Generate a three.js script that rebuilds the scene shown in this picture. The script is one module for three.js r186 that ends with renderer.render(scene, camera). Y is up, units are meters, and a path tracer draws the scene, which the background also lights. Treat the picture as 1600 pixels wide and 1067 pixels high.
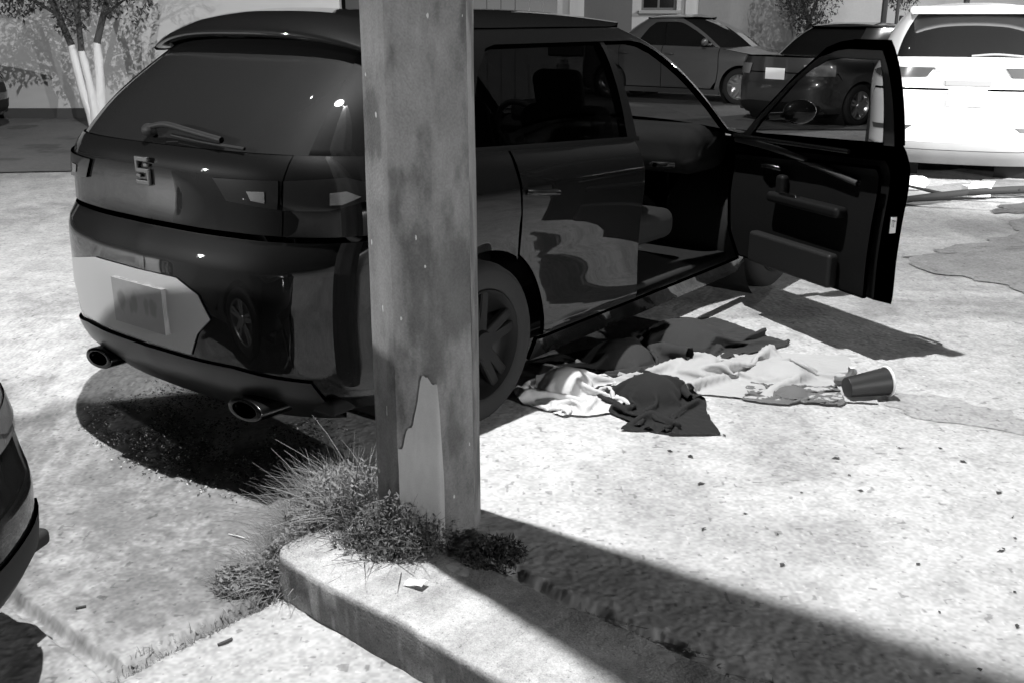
import * as THREE from 'three';
import { mergeGeometries } from 'three/addons/utils/BufferGeometryUtils.js';
import { RoundedBoxGeometry } from 'three/addons/geometries/RoundedBoxGeometry.js';

// ------------------------------------------------------------------ camera, sky, exposure
const scene = new THREE.Scene();
const camera = new THREE.PerspectiveCamera(36.88, 1024 / 682, 0.05, 400);
camera.position.set(0, 1.5, 0);
camera.rotation.x = -0.308;
const renderer = new THREE.WebGLRenderer();
renderer.toneMapping = THREE.LinearToneMapping;
renderer.toneMappingExposure = 0.535;
renderer.shadowMap.enabled = true;

{ // night sky: an even, nearly black dome of air with a faint town glow everywhere
  const w = 32, h = 16, d = new Float32Array(w * h * 4);
  for (let i = 0; i < w * h; i++) { d[4 * i] = d[4 * i + 1] = d[4 * i + 2] = 0.006; d[4 * i + 3] = 1; }
  const t = new THREE.DataTexture(d, w, h, THREE.RGBAFormat, THREE.FloatType);
  t.mapping = THREE.EquirectangularReflectionMapping; t.magFilter = t.minFilter = THREE.LinearFilter; t.needsUpdate = true;
  scene.background = t; scene.environment = t;
}
const moon = new THREE.DirectionalLight(0xffffff, 0.02);
moon.position.set(-8, 20, -6); moon.castShadow = true; scene.add(moon); scene.add(moon.target);
Object.assign(moon.shadow.camera, { left: -20, right: 20, top: 20, bottom: -20, far: 60 });

// street lamps: [x, depth, lamp height, candela, pole x, pole depth, radius factor]
const LAMP_POLE = { x: -0.88, d: 3.42, y: 7.5, cd: 570 };
const LAMPS = [
  { x: 10.5, d: -8.0, y: 3.3, px: 10.9, pd: -8.9, cd: 620, label: 'grey street lamp standing on the lot behind the black hatchback' },
  { x: 9.0, d: 18.0, y: 5.0, px: 10.2, pd: 18.0, cd: 150, label: 'grey street lamp beside the pale building and parked cars' },
  { x: -7.5, d: 2.0, y: 2.2, px: -8.3, pd: 2.0, cd: 260, label: 'low street lamp standing beyond the black car nose' },
];
const ADDED_FLOOD = { x: 9.0, d: 2.2, y: 4.0, tx: 4.3, td: 9.6, ty: 1.15, cd: 2700 };  // added spot, out of view, only to brighten the white car

// ------------------------------------------------------------------ helpers
let seed = 20240;
const rnd = () => { seed |= 0; seed = seed + 0x6D2B79F5 | 0; let t = Math.imul(seed ^ seed >>> 15, 1 | seed); t = t + Math.imul(t ^ t >>> 7, 61 | t) ^ t; return ((t ^ t >>> 14) >>> 0) / 4294967296; };
const rr = (a, b) => a + (b - a) * rnd();
const clamp = (v, a, b) => Math.min(b, Math.max(a, v));
const lerp = (a, b, t) => a + (b - a) * t;
const sstep = (a, b, v) => { const t = clamp((v - a) / (b - a), 0, 1); return t * t * (3 - 2 * t); };
const ramp = (a, b, v) => clamp((v - a) / (b - a), 0, 1);
const hash2 = (x, y, s) => { let h = Math.imul(x, 374761393) + Math.imul(y, 668265263) + Math.imul(s, 1274126177); h = Math.imul(h ^ h >>> 13, 1274126177); return ((h ^ h >>> 16) >>> 0) / 4294967296; };
function vnoise(x, y, s = 0, per = 0) {
  const xi = Math.floor(x), yi = Math.floor(y), fx = x - xi, fy = y - yi, u = fx * fx * (3 - 2 * fx), v = fy * fy * (3 - 2 * fy);
  const w = (n) => per ? ((n % per) + per) % per : n;
  const a = hash2(w(xi), w(yi), s), b = hash2(w(xi + 1), w(yi), s), c = hash2(w(xi), w(yi + 1), s), d = hash2(w(xi + 1), w(yi + 1), s);
  return (a + (b - a) * u) * (1 - v) + (c + (d - c) * u) * v;
}
function fbm(x, y, oct = 4, s = 0, per = 0) { let a = 0.5, t = 0, n = 0; for (let i = 0; i < oct; i++) { t += a * vnoise(x, y, s + i * 17, per); n += a; a *= 0.5; x *= 2; y *= 2; per *= 2; } return t / n; }
const used = new Map();
function numbered(name) { const n = used.get(name) || 0; used.set(name, n + 1); return n ? name + '_' + String(n).padStart(3, '0') : name; }
const grey = (v) => new THREE.Color().setRGB(v, v, v);
const G = (v, rough = 0.8, extra = {}) => new THREE.MeshStandardMaterial({ color: grey(v), roughness: rough, ...extra });
const GP = (v, rough = 0.5, extra = {}) => new THREE.MeshPhysicalMaterial({ color: grey(v), roughness: rough, ...extra });
const V = (x, depth, y = 0) => new THREE.Vector3(x, y, -depth);
function meshOf(name, geo, mat, parent) { const m = new THREE.Mesh(geo, mat); m.name = parent ? name : numbered(name); m.castShadow = m.receiveShadow = true; (parent || scene).add(m); return m; }
function tag(o, label, category, group, kind) { o.userData.label = label; o.userData.category = category; if (group) o.userData.group = group; if (kind) o.userData.kind = kind; return o; }
function thing(name, label, category, pos, group) { const g = new THREE.Group(); g.name = numbered(name); if (pos) g.position.copy(pos); scene.add(g); return tag(g, label, category, group); }
function struct(name, geo, mat) { const m = meshOf(name, geo, mat); m.userData.kind = 'structure'; return m; }
function box(w, h, d, x = 0, y = 0, z = 0, r = 0) { const g = r ? new RoundedBoxGeometry(w, h, d, 2, r) : new THREE.BoxGeometry(w, h, d); g.translate(x, y, z); return g; }
function merge(list) { return mergeGeometries(list.map((g) => { const n = g.index ? g.toNonIndexed() : g; for (const k of Object.keys(n.attributes)) if (!['position', 'normal', 'uv'].includes(k)) n.deleteAttribute(k); if (!n.attributes.uv) n.setAttribute('uv', new THREE.BufferAttribute(new Float32Array(n.attributes.position.count * 2), 2)); return n; })); }
function tube(pts, r, seg = 16, rad = 6) { return new THREE.TubeGeometry(new THREE.CatmullRomCurve3(pts.map((p) => p.isVector3 ? p : new THREE.Vector3(...p))), seg, r, rad); }
function taper(a, b, r0, r1, n = 8) { const l = a.distanceTo(b), g = new THREE.CylinderGeometry(r1, r0, l, n, 1); g.translate(0, l / 2, 0); g.applyQuaternion(new THREE.Quaternion().setFromUnitVectors(new THREE.Vector3(0, 1, 0), b.clone().sub(a).normalize())); g.translate(a.x, a.y, a.z); return g; }
function texFrom(n, m, f, srgb = false) { // f(x, y) -> 0..1 linear grey
  const d = new Uint8Array(n * m * 4);
  for (let j = 0; j < m; j++) for (let i = 0; i < n; i++) {
    let v = clamp(f(i / n, j / m), 0, 1); if (srgb) v = v <= 0.0031308 ? 12.92 * v : 1.055 * Math.pow(v, 1 / 2.4) - 0.055;
    const k = 4 * (j * n + i); d[k] = d[k + 1] = d[k + 2] = Math.round(v * 255); d[k + 3] = 255;
  }
  const t = new THREE.DataTexture(d, n, m); t.wrapS = t.wrapT = THREE.RepeatWrapping; t.magFilter = THREE.LinearFilter; t.minFilter = THREE.LinearMipmapLinearFilter; t.generateMipmaps = true;
  if (srgb) t.colorSpace = THREE.SRGBColorSpace; t.needsUpdate = true; return t;
}

// ------------------------------------------------------------------ surface textures (albedo, grain)
const TILE = 6; // metres per ground tile
const concreteMap = texFrom(1536, 1536, (x, y) => {
  const a = fbm(x * 4, y * 4, 5, 1, 4), b = fbm(x * 24, y * 24, 4, 40, 24), c = vnoise(x * 620, y * 620, 7, 620), e = vnoise(x * 180, y * 180, 9, 180);
  const f2 = fbm(x * 70, y * 70, 3, 55, 70); let v = 0.475 + (a - 0.5) * 0.14 + (b - 0.5) * 0.10 + (f2 - 0.5) * 0.13 + (c - 0.5) * 0.20 + (e - 0.5) * 0.10;
  const st = fbm(x * 12 + 3, y * 12, 4, 77, 12); v *= 1 - 0.2 * sstep(0.58, 0.74, st);
  const pit = vnoise(x * 330, y * 330, 31, 330); if (pit > 0.9) v *= 0.6; const agg = vnoise(x * 410, y * 410, 37, 410); if (agg > 0.92) v *= 1.25;
  return v;
}, true);
const concreteBump = texFrom(1024, 1024, (x, y) => 0.5 * fbm(x * 30, y * 30, 4, 5, 30) + 0.5 * vnoise(x * 400, y * 400, 8, 400));
const pitMap = texFrom(512, 512, (x, y) => 0.75 + 0.35 * (fbm(x * 8, y * 8, 5, 91, 8) - 0.5) + 0.16 * (vnoise(x * 190, y * 190, 3, 190) - 0.5) - 0.3 * sstep(0.6, 0.75, fbm(x * 14, y * 14, 3, 23, 14)), true);
const plasterMap = texFrom(512, 512, (x, y) => 0.82 + 0.2 * (fbm(x * 5, y * 5, 5, 61, 5) - 0.5) + 0.06 * (vnoise(x * 200, y * 200, 3, 200) - 0.5), true);

// ------------------------------------------------------------------ ground
const kerbL0 = [-0.71, 2.66], kerbDir = [0.756, -0.654], kerbN = [0.654, 0.756]; // along the kerb (towards the viewer) and across it, away from the low side
const kerbCoord = (x, d) => { const a = x - kerbL0[0], b = d - kerbL0[1]; return [a * kerbDir[0] + b * kerbDir[1], a * kerbN[0] + b * kerbN[1]]; };
const CAR = { x: -1.326, d: 3.532, yaw: 0.661, L: 4.33 };
const toCar = (x, d) => { const c = Math.cos(CAR.yaw), s = Math.sin(CAR.yaw), X = x - CAR.x, D = d - CAR.d; return [X * c - D * s, X * s + D * c]; };
const LOW = -0.13;
function segDist(x, d, a, b) { const vx = b[0] - a[0], vy = b[1] - a[1], t = clamp(((x - a[0]) * vx + (d - a[1]) * vy) / (vx * vx + vy * vy), 0, 1); return Math.hypot(x - a[0] - vx * t, d - a[1] - vy * t); }
const slabB = [[-1.545, 2.655], [-1.09, 2.285], [-1.30, 2.02], [-1.75, 2.40]]; // not used by the sheet itself
const j1a = [-3.2, 4.02], j1b = [-1.07, 2.31], j2a = [-0.70, 2.665], j2b = [-1.6, 1.615];
function gh(x, d) {
  const [s, n] = kerbCoord(x, d), [cx, cz] = toCar(x, d);
  let lowMask = 1 - sstep(0.06, 0.3, n);                // low on the near side of the kerb line, level beyond it
  if (n >= 0.06 && s < 0.15) lowMask = Math.max(lowMask, 0);
  // the low side rises as a ramp towards the wheels of the parked car
  const rise = sstep(-0.05, 1.1, cz);
  const beyond = 1 - sstep(-0.75, -0.1, -s - 0.35) ;
  let low = LOW * (1 - rise);
  // left of the kerb's far end the low side simply ramps up
  let m = s > -0.05 ? lowMask : Math.max(lowMask, 1 - sstep(0.0, 1.2, n) );
  m *= 1;
  let y = low * clamp(m, 0, 1);
  const near = clamp(1 - (d - 6) / 6, 0, 1);
  y += (fbm(x * 1.4, d * 1.4, 3, 3) - 0.5) * 0.012 * near + (fbm(x * 22, d * 22, 2, 9) - 0.5) * 0.004 * near;
  if (d < 4.2) {
    const wob = (vnoise(x * 14, d * 14, 5) - 0.5) * 0.02;
    const g1 = segDist(x, d, j1a, j1b) + wob, g2 = segDist(x, d, j2a, j2b) + wob;
    y -= 0.03 * (1 - sstep(0.014, 0.032, g1)) + 0.034 * (1 - sstep(0.016, 0.032, g2));
    // open crack between the kerb's back edge and the lot
    const g3 = Math.abs(n - 0.375 + (fbm(s * 5, 1.5, 3, 12) - 0.5) * 0.09) ; if (s > -0.1 && s < 4) y -= 0.03 * (1 - sstep(0.008, 0.028, g3)) * sstep(0.25, 0.5, fbm(s * 3 + 4, 0.4, 2, 4) + 0.15);
  }
  return y;
}
{
  const xs = [], ds = [];
  const add = (arr, a, b, st) => { for (let v = a; v < b - 1e-6; v += st) arr.push(v); };
  add(xs, -90, -20, 7); add(xs, -20, -6, 1); add(xs, -6, -2.2, 0.12); add(xs, -2.2, 1.6, 0.014); add(xs, 1.6, 5, 0.1); add(xs, 5, 20, 1); add(xs, 20, 91, 7);
  add(ds, -60, -6, 4); add(ds, -6, 1.5, 0.5); add(ds, 1.5, 3.4, 0.014); add(ds, 3.4, 6, 0.06); add(ds, 6, 14, 0.25); add(ds, 14, 30, 1); add(ds, 30, 131, 10);
  const pos = [], uv = [], idx = [], col = [], nx = xs.length;
  // old grime: mottled, grainy; lamp fall-off painted in on the left and far right
  const grimeFalloff = (x, d) => { if (d > 12 || d < 1 || x < -7 || x > 9) return 1; const [s, n] = kerbCoord(x, d); const f = fbm(x * 7, d * 7, 5, 19), g = fbm(x * 1.6 + 4, d * 1.6, 4, 63), c = vnoise(x * 60, d * 60, 2);
    const slab = (x - j2a[0]) * (j2b[1] - j2a[1]) - (d - j2a[1]) * (j2b[0] - j2a[0]) > 0; // the paler slab below the kerb lies on the other side of the joint
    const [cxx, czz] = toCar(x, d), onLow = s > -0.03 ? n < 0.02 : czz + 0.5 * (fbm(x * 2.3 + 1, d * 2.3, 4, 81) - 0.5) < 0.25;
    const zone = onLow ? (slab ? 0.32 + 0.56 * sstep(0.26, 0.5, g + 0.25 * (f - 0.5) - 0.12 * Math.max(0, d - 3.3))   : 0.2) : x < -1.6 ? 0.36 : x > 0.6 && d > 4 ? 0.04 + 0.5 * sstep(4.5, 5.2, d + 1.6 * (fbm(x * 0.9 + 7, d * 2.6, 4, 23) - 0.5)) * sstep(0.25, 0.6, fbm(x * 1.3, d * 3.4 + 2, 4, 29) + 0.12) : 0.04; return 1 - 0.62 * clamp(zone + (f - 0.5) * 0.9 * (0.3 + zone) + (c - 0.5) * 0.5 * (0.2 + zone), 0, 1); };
  for (const d of ds) for (const x of xs) { pos.push(x, gh(x, d), -d); uv.push(x / TILE, d / TILE); const k = grimeFalloff(x, d); col.push(k, k, k); }
  for (let j = 0; j + 1 < ds.length; j++) for (let i = 0; i + 1 < nx; i++) { const a = j * nx + i; idx.push(a, a + 1, a + nx, a + 1, a + nx + 1, a + nx); }
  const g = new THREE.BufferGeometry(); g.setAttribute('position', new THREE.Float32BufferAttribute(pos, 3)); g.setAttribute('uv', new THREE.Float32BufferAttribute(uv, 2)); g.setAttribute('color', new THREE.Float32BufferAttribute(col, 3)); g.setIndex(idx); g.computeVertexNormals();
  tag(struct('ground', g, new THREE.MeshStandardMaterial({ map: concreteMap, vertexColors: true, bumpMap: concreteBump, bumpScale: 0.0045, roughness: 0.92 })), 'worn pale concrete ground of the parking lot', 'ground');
}
function groundPatch(outline, lift, mat, name, label, cat) { // a thin layer following the ground inside an outline
  let cx = 0, cd = 0; for (const [x, d] of outline) { cx += x / outline.length; cd += d / outline.length; }
  const n = outline.length, K = 14, pos = [], uv = [], idx = [];
  for (let k = 0; k <= K; k++) for (let i = 0; i < n; i++) { const t = k / K, x = lerp(cx, outline[i][0], t), d = lerp(cd, outline[i][1], t); pos.push(x, gh(x, d) + lift, -d); uv.push(x / TILE, d / TILE); }
  for (let k = 0; k < K; k++) for (let i = 0; i < n; i++) { const a = k * n + i, b = k * n + (i + 1) % n; idx.push(a, a + n, b, b, a + n, b + n); }
  const g = new THREE.BufferGeometry(); g.setAttribute('position', new THREE.Float32BufferAttribute(pos, 3)); g.setAttribute('uv', new THREE.Float32BufferAttribute(uv, 2)); g.setIndex(idx); g.computeVertexNormals();
  return tag(struct(name, g, mat), label, cat);
}
const wobble = (poly, st, amp, s) => densify(poly, st * 0.25).map(([x, d], i) => [x + (fbm(x * 3 + s, d * 3, 6, s) - 0.5) * amp * 1.6, d + (fbm(x * 3, d * 3 + s, 6, s + 5) - 0.5) * amp * 1.6]);
// asphalt street behind the parked cars
function sheet(poly, y, mat, name, label, cat) {
  const s = new THREE.Shape(poly.map(([x, d]) => new THREE.Vector2(x, d))), g = new THREE.ShapeGeometry(s); const p = g.attributes.position, uv = [];
  for (let i = 0; i < p.count; i++) { const x = p.getX(i), d = p.getY(i); p.setXYZ(i, x, y, -d); uv.push(x / TILE, d / TILE); }
  g.setAttribute('uv', new THREE.Float32BufferAttribute(uv, 2)); g.computeVertexNormals(); { const n = g.attributes.normal; for (let i = 0; i < n.count; i++) n.setXYZ(i, 0, 1, 0); }
  return tag(struct(name, g, mat), label, cat);
}
const asphaltMat = new THREE.MeshStandardMaterial({ map: pitMap, color: grey(0.16), roughness: 0.95, bumpMap: concreteBump, bumpScale: 0.006 });
sheet([[-40, 9.8], [-6, 10.1], [-3, 10.5], [1.5, 10.9], [2.6, 14.2], [60, 14.8], [60, 34], [-40, 34]], 0.016, asphaltMat, 'street', 'dark asphalt street between the lot and the buildings', 'road');
groundPatch(wobble([[2.5, 6.5], [3.3, 7.0], [4.1, 7.9], [6.5, 8.9], [9, 9.4], [9, 7.1], [5.2, 6.6], [3.6, 5.65], [2.9, 5.5]], 0.2, 0.4, 4), 0.007, new THREE.MeshStandardMaterial({ map: concreteMap, color: grey(0.5), roughness: 0.95, bumpMap: concreteBump, bumpScale: 0.003 }), 'grey_patch', 'greyer patch of concrete behind the open door', 'ground');  // greyer layer over the lot concrete

// ------------------------------------------------------------------ kerb
{
  const len = 3.6, nS = 260, prof = []; // profile across: [offset n, y]
  prof.push([0, -0.2], [0.0, LOW + 0.0], [0.001, -0.07], [0.003, -0.02], [0.008, -0.004], [0.016, 0.001], [0.06, 0.003]);
  for (let i = 1; i <= 14; i++) prof.push([0.06 + i * 0.021, 0.003]);
  prof.push([0.362, -0.002], [0.37, -0.012], [0.372, -0.2]);
  const pos = [], uv = [], idx = [], kcol = [], nP = prof.length; // mottled stains; the upright face is darkened far more than the top
  for (let j = 0; j <= nS; j++) {
    const s = -0.02 + len * j / nS;
    for (let i = 0; i < nP; i++) {
      let [n, y] = prof[i];
      const ed = i > 2 && i < 7 ? 1 : 0, chip = sstep(0.55, 0.75, fbm(s * 7, i * 0.15, 3, 21));
      const endR = 0.03 * Math.exp(-s * 30);
      n += (fbm(s * 9, y * 9, 3, 33) - 0.5) * 0.022 * (i < 7 || i > nP - 4 ? 1 : 0.4) + ed * chip * 0.018 + (i < 7 ? endR * (1 - n) : 0);
      y += (fbm(s * 6, n * 9, 4, 44) - 0.5) * 0.014 - ed * chip * 0.012;
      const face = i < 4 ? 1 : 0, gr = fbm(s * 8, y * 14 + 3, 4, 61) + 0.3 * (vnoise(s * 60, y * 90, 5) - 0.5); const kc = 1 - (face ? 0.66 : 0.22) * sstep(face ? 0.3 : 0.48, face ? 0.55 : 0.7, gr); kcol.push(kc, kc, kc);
      pos.push(kerbL0[0] + kerbDir[0] * s + kerbN[0] * n, y, -(kerbL0[1] + kerbDir[1] * s + kerbN[1] * n)); uv.push(s / 1.7, (n + y) / 1.7);
    }
  }
  for (let j = 0; j < nS; j++) for (let i = 0; i + 1 < nP; i++) { const a = j * nP + i; idx.push(a, a + nP, a + 1, a + 1, a + nP, a + nP + 1); }
  for (let i = 1; i + 1 < nP; i++) idx.push(0, i, i + 1);
  const g = new THREE.BufferGeometry(); g.setAttribute('position', new THREE.Float32BufferAttribute(pos, 3)); g.setAttribute('uv', new THREE.Float32BufferAttribute(uv, 2)); g.setAttribute('color', new THREE.Float32BufferAttribute(kcol, 3)); g.setIndex(idx); g.computeVertexNormals();
  tag(meshOf('kerb', g, new THREE.MeshStandardMaterial({ map: concreteMap, vertexColors: true, bumpMap: concreteBump, bumpScale: 0.0015, roughness: 0.95 })), 'chipped concrete kerb running from the foot of the concrete pole', 'kerb');
}

// ------------------------------------------------------------------ curved panels (bodywork)
function pchip(tab) { // monotone cubic through [x, y]
  const n = tab.length, x = tab.map((t) => t[0]), y = tab.map((t) => t[1]), h = [], dl = [], m = [];
  for (let i = 0; i < n - 1; i++) { h.push(x[i + 1] - x[i]); dl.push((y[i + 1] - y[i]) / h[i]); }
  m[0] = dl[0]; m[n - 1] = dl[n - 2];
  for (let i = 1; i < n - 1; i++) m[i] = dl[i - 1] * dl[i] <= 0 ? 0 : 2 * dl[i - 1] * dl[i] / (dl[i - 1] + dl[i]);
  return (v) => { if (v <= x[0]) return y[0]; if (v >= x[n - 1]) return y[n - 1]; let i = 0; while (v > x[i + 1]) i++; const t = (v - x[i]) / h[i], t2 = t * t, t3 = t2 * t; return (2 * t3 - 3 * t2 + 1) * y[i] + (t3 - 2 * t2 + t) * h[i] * m[i] + (-2 * t3 + 3 * t2) * y[i + 1] + (t3 - t2) * h[i] * m[i + 1]; };
}
class Wrap { // a shell round the car: u runs along the plan outline from rear middle to front middle (negative on the left side), v is height
  constructor(outline, kx, rz, fz, wr, wf, rise) {
    const c = new THREE.CatmullRomCurve3(outline.map(([x, z]) => new THREE.Vector3(x, 0, z)), false, 'centripetal'); const N = 600, p = c.getPoints(N);
    this.t = [[0, p[0].x, p[0].z]]; let l = 0; for (let i = 1; i <= N; i++) { l += p[i].distanceTo(p[i - 1]); this.t.push([l, Math.max(0, p[i].x), p[i].z]); }
    this.U = l; this.kx = pchip(kx); this.rz = pchip(rz); this.fz = pchip(fz); this.wr = wr; this.wf = wf; this.rise = rise || (() => 0);
  }
  O(a) { const t = this.t; a = clamp(a, 0, this.U); let lo = 0, hi = t.length - 1; while (hi - lo > 1) { const m = lo + hi >> 1; if (t[m][0] > a) hi = m; else lo = m; } const k = (a - t[lo][0]) / (t[hi][0] - t[lo][0]); return [lerp(t[lo][1], t[hi][1], k), lerp(t[lo][2], t[hi][2], k)]; }
  p(u, v) { const s = u < 0 ? -1 : 1, [x, z] = this.O(Math.abs(u)); return [s * x * this.kx(v), v + this.rise(z, v), z + this.rz(v) * this.wr(z) - this.fz(v) * this.wf(z)]; }
  uz(z, v) { let lo = 0, hi = this.U; for (let i = 0; i < 40; i++) { const m = (lo + hi) / 2; if (this.p(m, v)[2] < z) lo = m; else hi = m; } return (lo + hi) / 2; }
  ux(x, v) { let lo = 0, hi = this.uz(1.2, v); const s = x < 0 ? -1 : 1; for (let i = 0; i < 40; i++) { const m = (lo + hi) / 2; if (this.p(m, v)[0] < Math.abs(x)) lo = m; else hi = m; } return s * (lo + hi) / 2; }
}
function densify(poly, st) { const o = []; poly.forEach((a, i) => { const b = poly[(i + 1) % poly.length], n = Math.max(1, Math.ceil(Math.hypot(b[0] - a[0], b[1] - a[1]) / st)); for (let k = 0; k < n; k++) o.push([lerp(a[0], b[0], k / n), lerp(a[1], b[1], k / n)]); }); return o; }
function clipH(poly, ax, val, keepLess) { const o = [], f = (p) => keepLess ? val - p[ax] : p[ax] - val; for (let i = 0; i < poly.length; i++) { const a = poly[i], b = poly[(i + 1) % poly.length], fa = f(a), fb = f(b); if (fa >= 0) o.push(a); if (fa >= 0 !== fb >= 0) { const t = fa / (fa - fb); const q = [lerp(a[0], b[0], t), lerp(a[1], b[1], t)]; q[ax] = val; o.push(q); } } return o; }
function area2(p) { let a = 0; for (let i = 0; i < p.length; i++) { const q = p[(i + 1) % p.length]; a += p[i][0] * q[1] - q[0] * p[i][1]; } return a / 2; }
// panel cut from a surface: poly in (u, v); fn(u, v) -> [x, y, z]; rim is the depth of the turned-in edge
function panel(poly, fn, { cell = 0.05, rim = 0, off = 0, inset = 0, center = [0, 0.6, 2.2] } = {}) {
  if (area2(poly) < 0) poly = poly.slice().reverse();
  poly = densify(poly, cell);
  if (inset) poly = poly.map((p, i) => { const a = poly[(i + poly.length - 1) % poly.length], b = poly[(i + 1) % poly.length], tx = b[0] - a[0], ty = b[1] - a[1], l = Math.hypot(tx, ty) || 1; return [p[0] - ty / l * inset, p[1] + tx / l * inset]; });
  const pos = [], nor = [], uvs = [], idx = [], seen = new Map();
  const e = 2e-3;
  const nrm = (u, v) => { const a = fn(u - e, v), b = fn(u + e, v), c = fn(u, v - e), d = fn(u, v + e), n = new THREE.Vector3(b[0] - a[0], b[1] - a[1], b[2] - a[2]).cross(new THREE.Vector3(d[0] - c[0], d[1] - c[1], d[2] - c[2])).normalize(); const p = fn(u, v); if (n.x * (p[0] - center[0]) + n.y * (p[1] - center[1]) + n.z * (p[2] - center[2]) < 0) n.negate(); return n; };
  const vert = (u, v) => { const k = Math.round(u * 2e4) + ':' + Math.round(v * 2e4); let i = seen.get(k); if (i === undefined) { const p = fn(u, v), n = nrm(u, v); i = pos.length / 3; pos.push(p[0] + n.x * off, p[1] + n.y * off, p[2] + n.z * off); nor.push(n.x, n.y, n.z); uvs.push(u, v); seen.set(k, i); } return i; };
  let u0 = Infinity, u1 = -Infinity, v0 = Infinity, v1 = -Infinity; for (const [u, v] of poly) { u0 = Math.min(u0, u); u1 = Math.max(u1, u); v0 = Math.min(v0, v); v1 = Math.max(v1, v); }
  const A = new THREE.Vector3(), B = new THREE.Vector3(), C = new THREE.Vector3();
  const tri = (a, b, c) => { if (a === b || b === c || a === c) return; A.fromArray(pos, 3 * a); B.fromArray(pos, 3 * b).sub(A); C.fromArray(pos, 3 * c).sub(A); B.cross(C); if (B.lengthSq() < 1e-16) return; const d = B.x * nor[3 * a] + B.y * nor[3 * a + 1] + B.z * nor[3 * a + 2]; if (d < 0) idx.push(a, c, b); else idx.push(a, b, c); };
  for (let i = Math.floor(u0 / cell); i * cell < u1; i++) {
    const strip = clipH(clipH(poly, 0, i * cell, false), 0, (i + 1) * cell, true); if (strip.length < 3) continue;
    for (let j = Math.floor(v0 / cell); j * cell < v1; j++) {
      const c = clipH(clipH(strip, 1, j * cell, false), 1, (j + 1) * cell, true); if (c.length < 3 || Math.abs(area2(c)) < 1e-8) continue;
      const q = c.filter((p, k) => { const b = c[(k + 1) % c.length]; return Math.hypot(p[0] - b[0], p[1] - b[1]) > 1e-6; }); if (q.length < 3) continue;
      const id = q.map((p) => vert(p[0], p[1]));
      if (q.length < 5) for (let k = 1; k + 1 < q.length; k++) tri(id[0], id[k], id[k + 1]);
      else for (const f of THREE.ShapeUtils.triangulateShape(q.map((p) => new THREE.Vector2(p[0], p[1])), [])) tri(id[f[0]], id[f[1]], id[f[2]]);
    }
  }
  if (rim) for (let i = 0; i < poly.length; i++) {
    const a = poly[i], b = poly[(i + 1) % poly.length], pa = fn(a[0], a[1]), pb = fn(b[0], b[1]), na = nrm(a[0], a[1]), nb = nrm(b[0], b[1]), k = pos.length / 3;
    const o = (p, n, d) => [p[0] + n.x * d, p[1] + n.y * d, p[2] + n.z * d];
    const q = [o(pa, na, off), o(pb, nb, off), o(pb, nb, off - rim), o(pa, na, off - rim)];
    const n = new THREE.Vector3().subVectors(new THREE.Vector3(...q[1]), new THREE.Vector3(...q[0])).cross(na).normalize();
    q.forEach((p) => { pos.push(...p); nor.push(n.x, n.y, n.z); uvs.push(0, 0); }); idx.push(k, k + 1, k + 2, k, k + 2, k + 3);
  }
  const g = new THREE.BufferGeometry(); g.setAttribute('position', new THREE.Float32BufferAttribute(pos, 3)); g.setAttribute('normal', new THREE.Float32BufferAttribute(nor, 3)); g.setAttribute('uv', new THREE.Float32BufferAttribute(uvs, 2)); g.setIndex(idx); return g;
}
const arc = (z, y, r, a0, a1, n = 14) => Array.from({ length: n + 1 }, (_, i) => { const a = lerp(a0, a1, i / n); return [z + r * Math.cos(a), y + r * Math.sin(a)]; });

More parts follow.
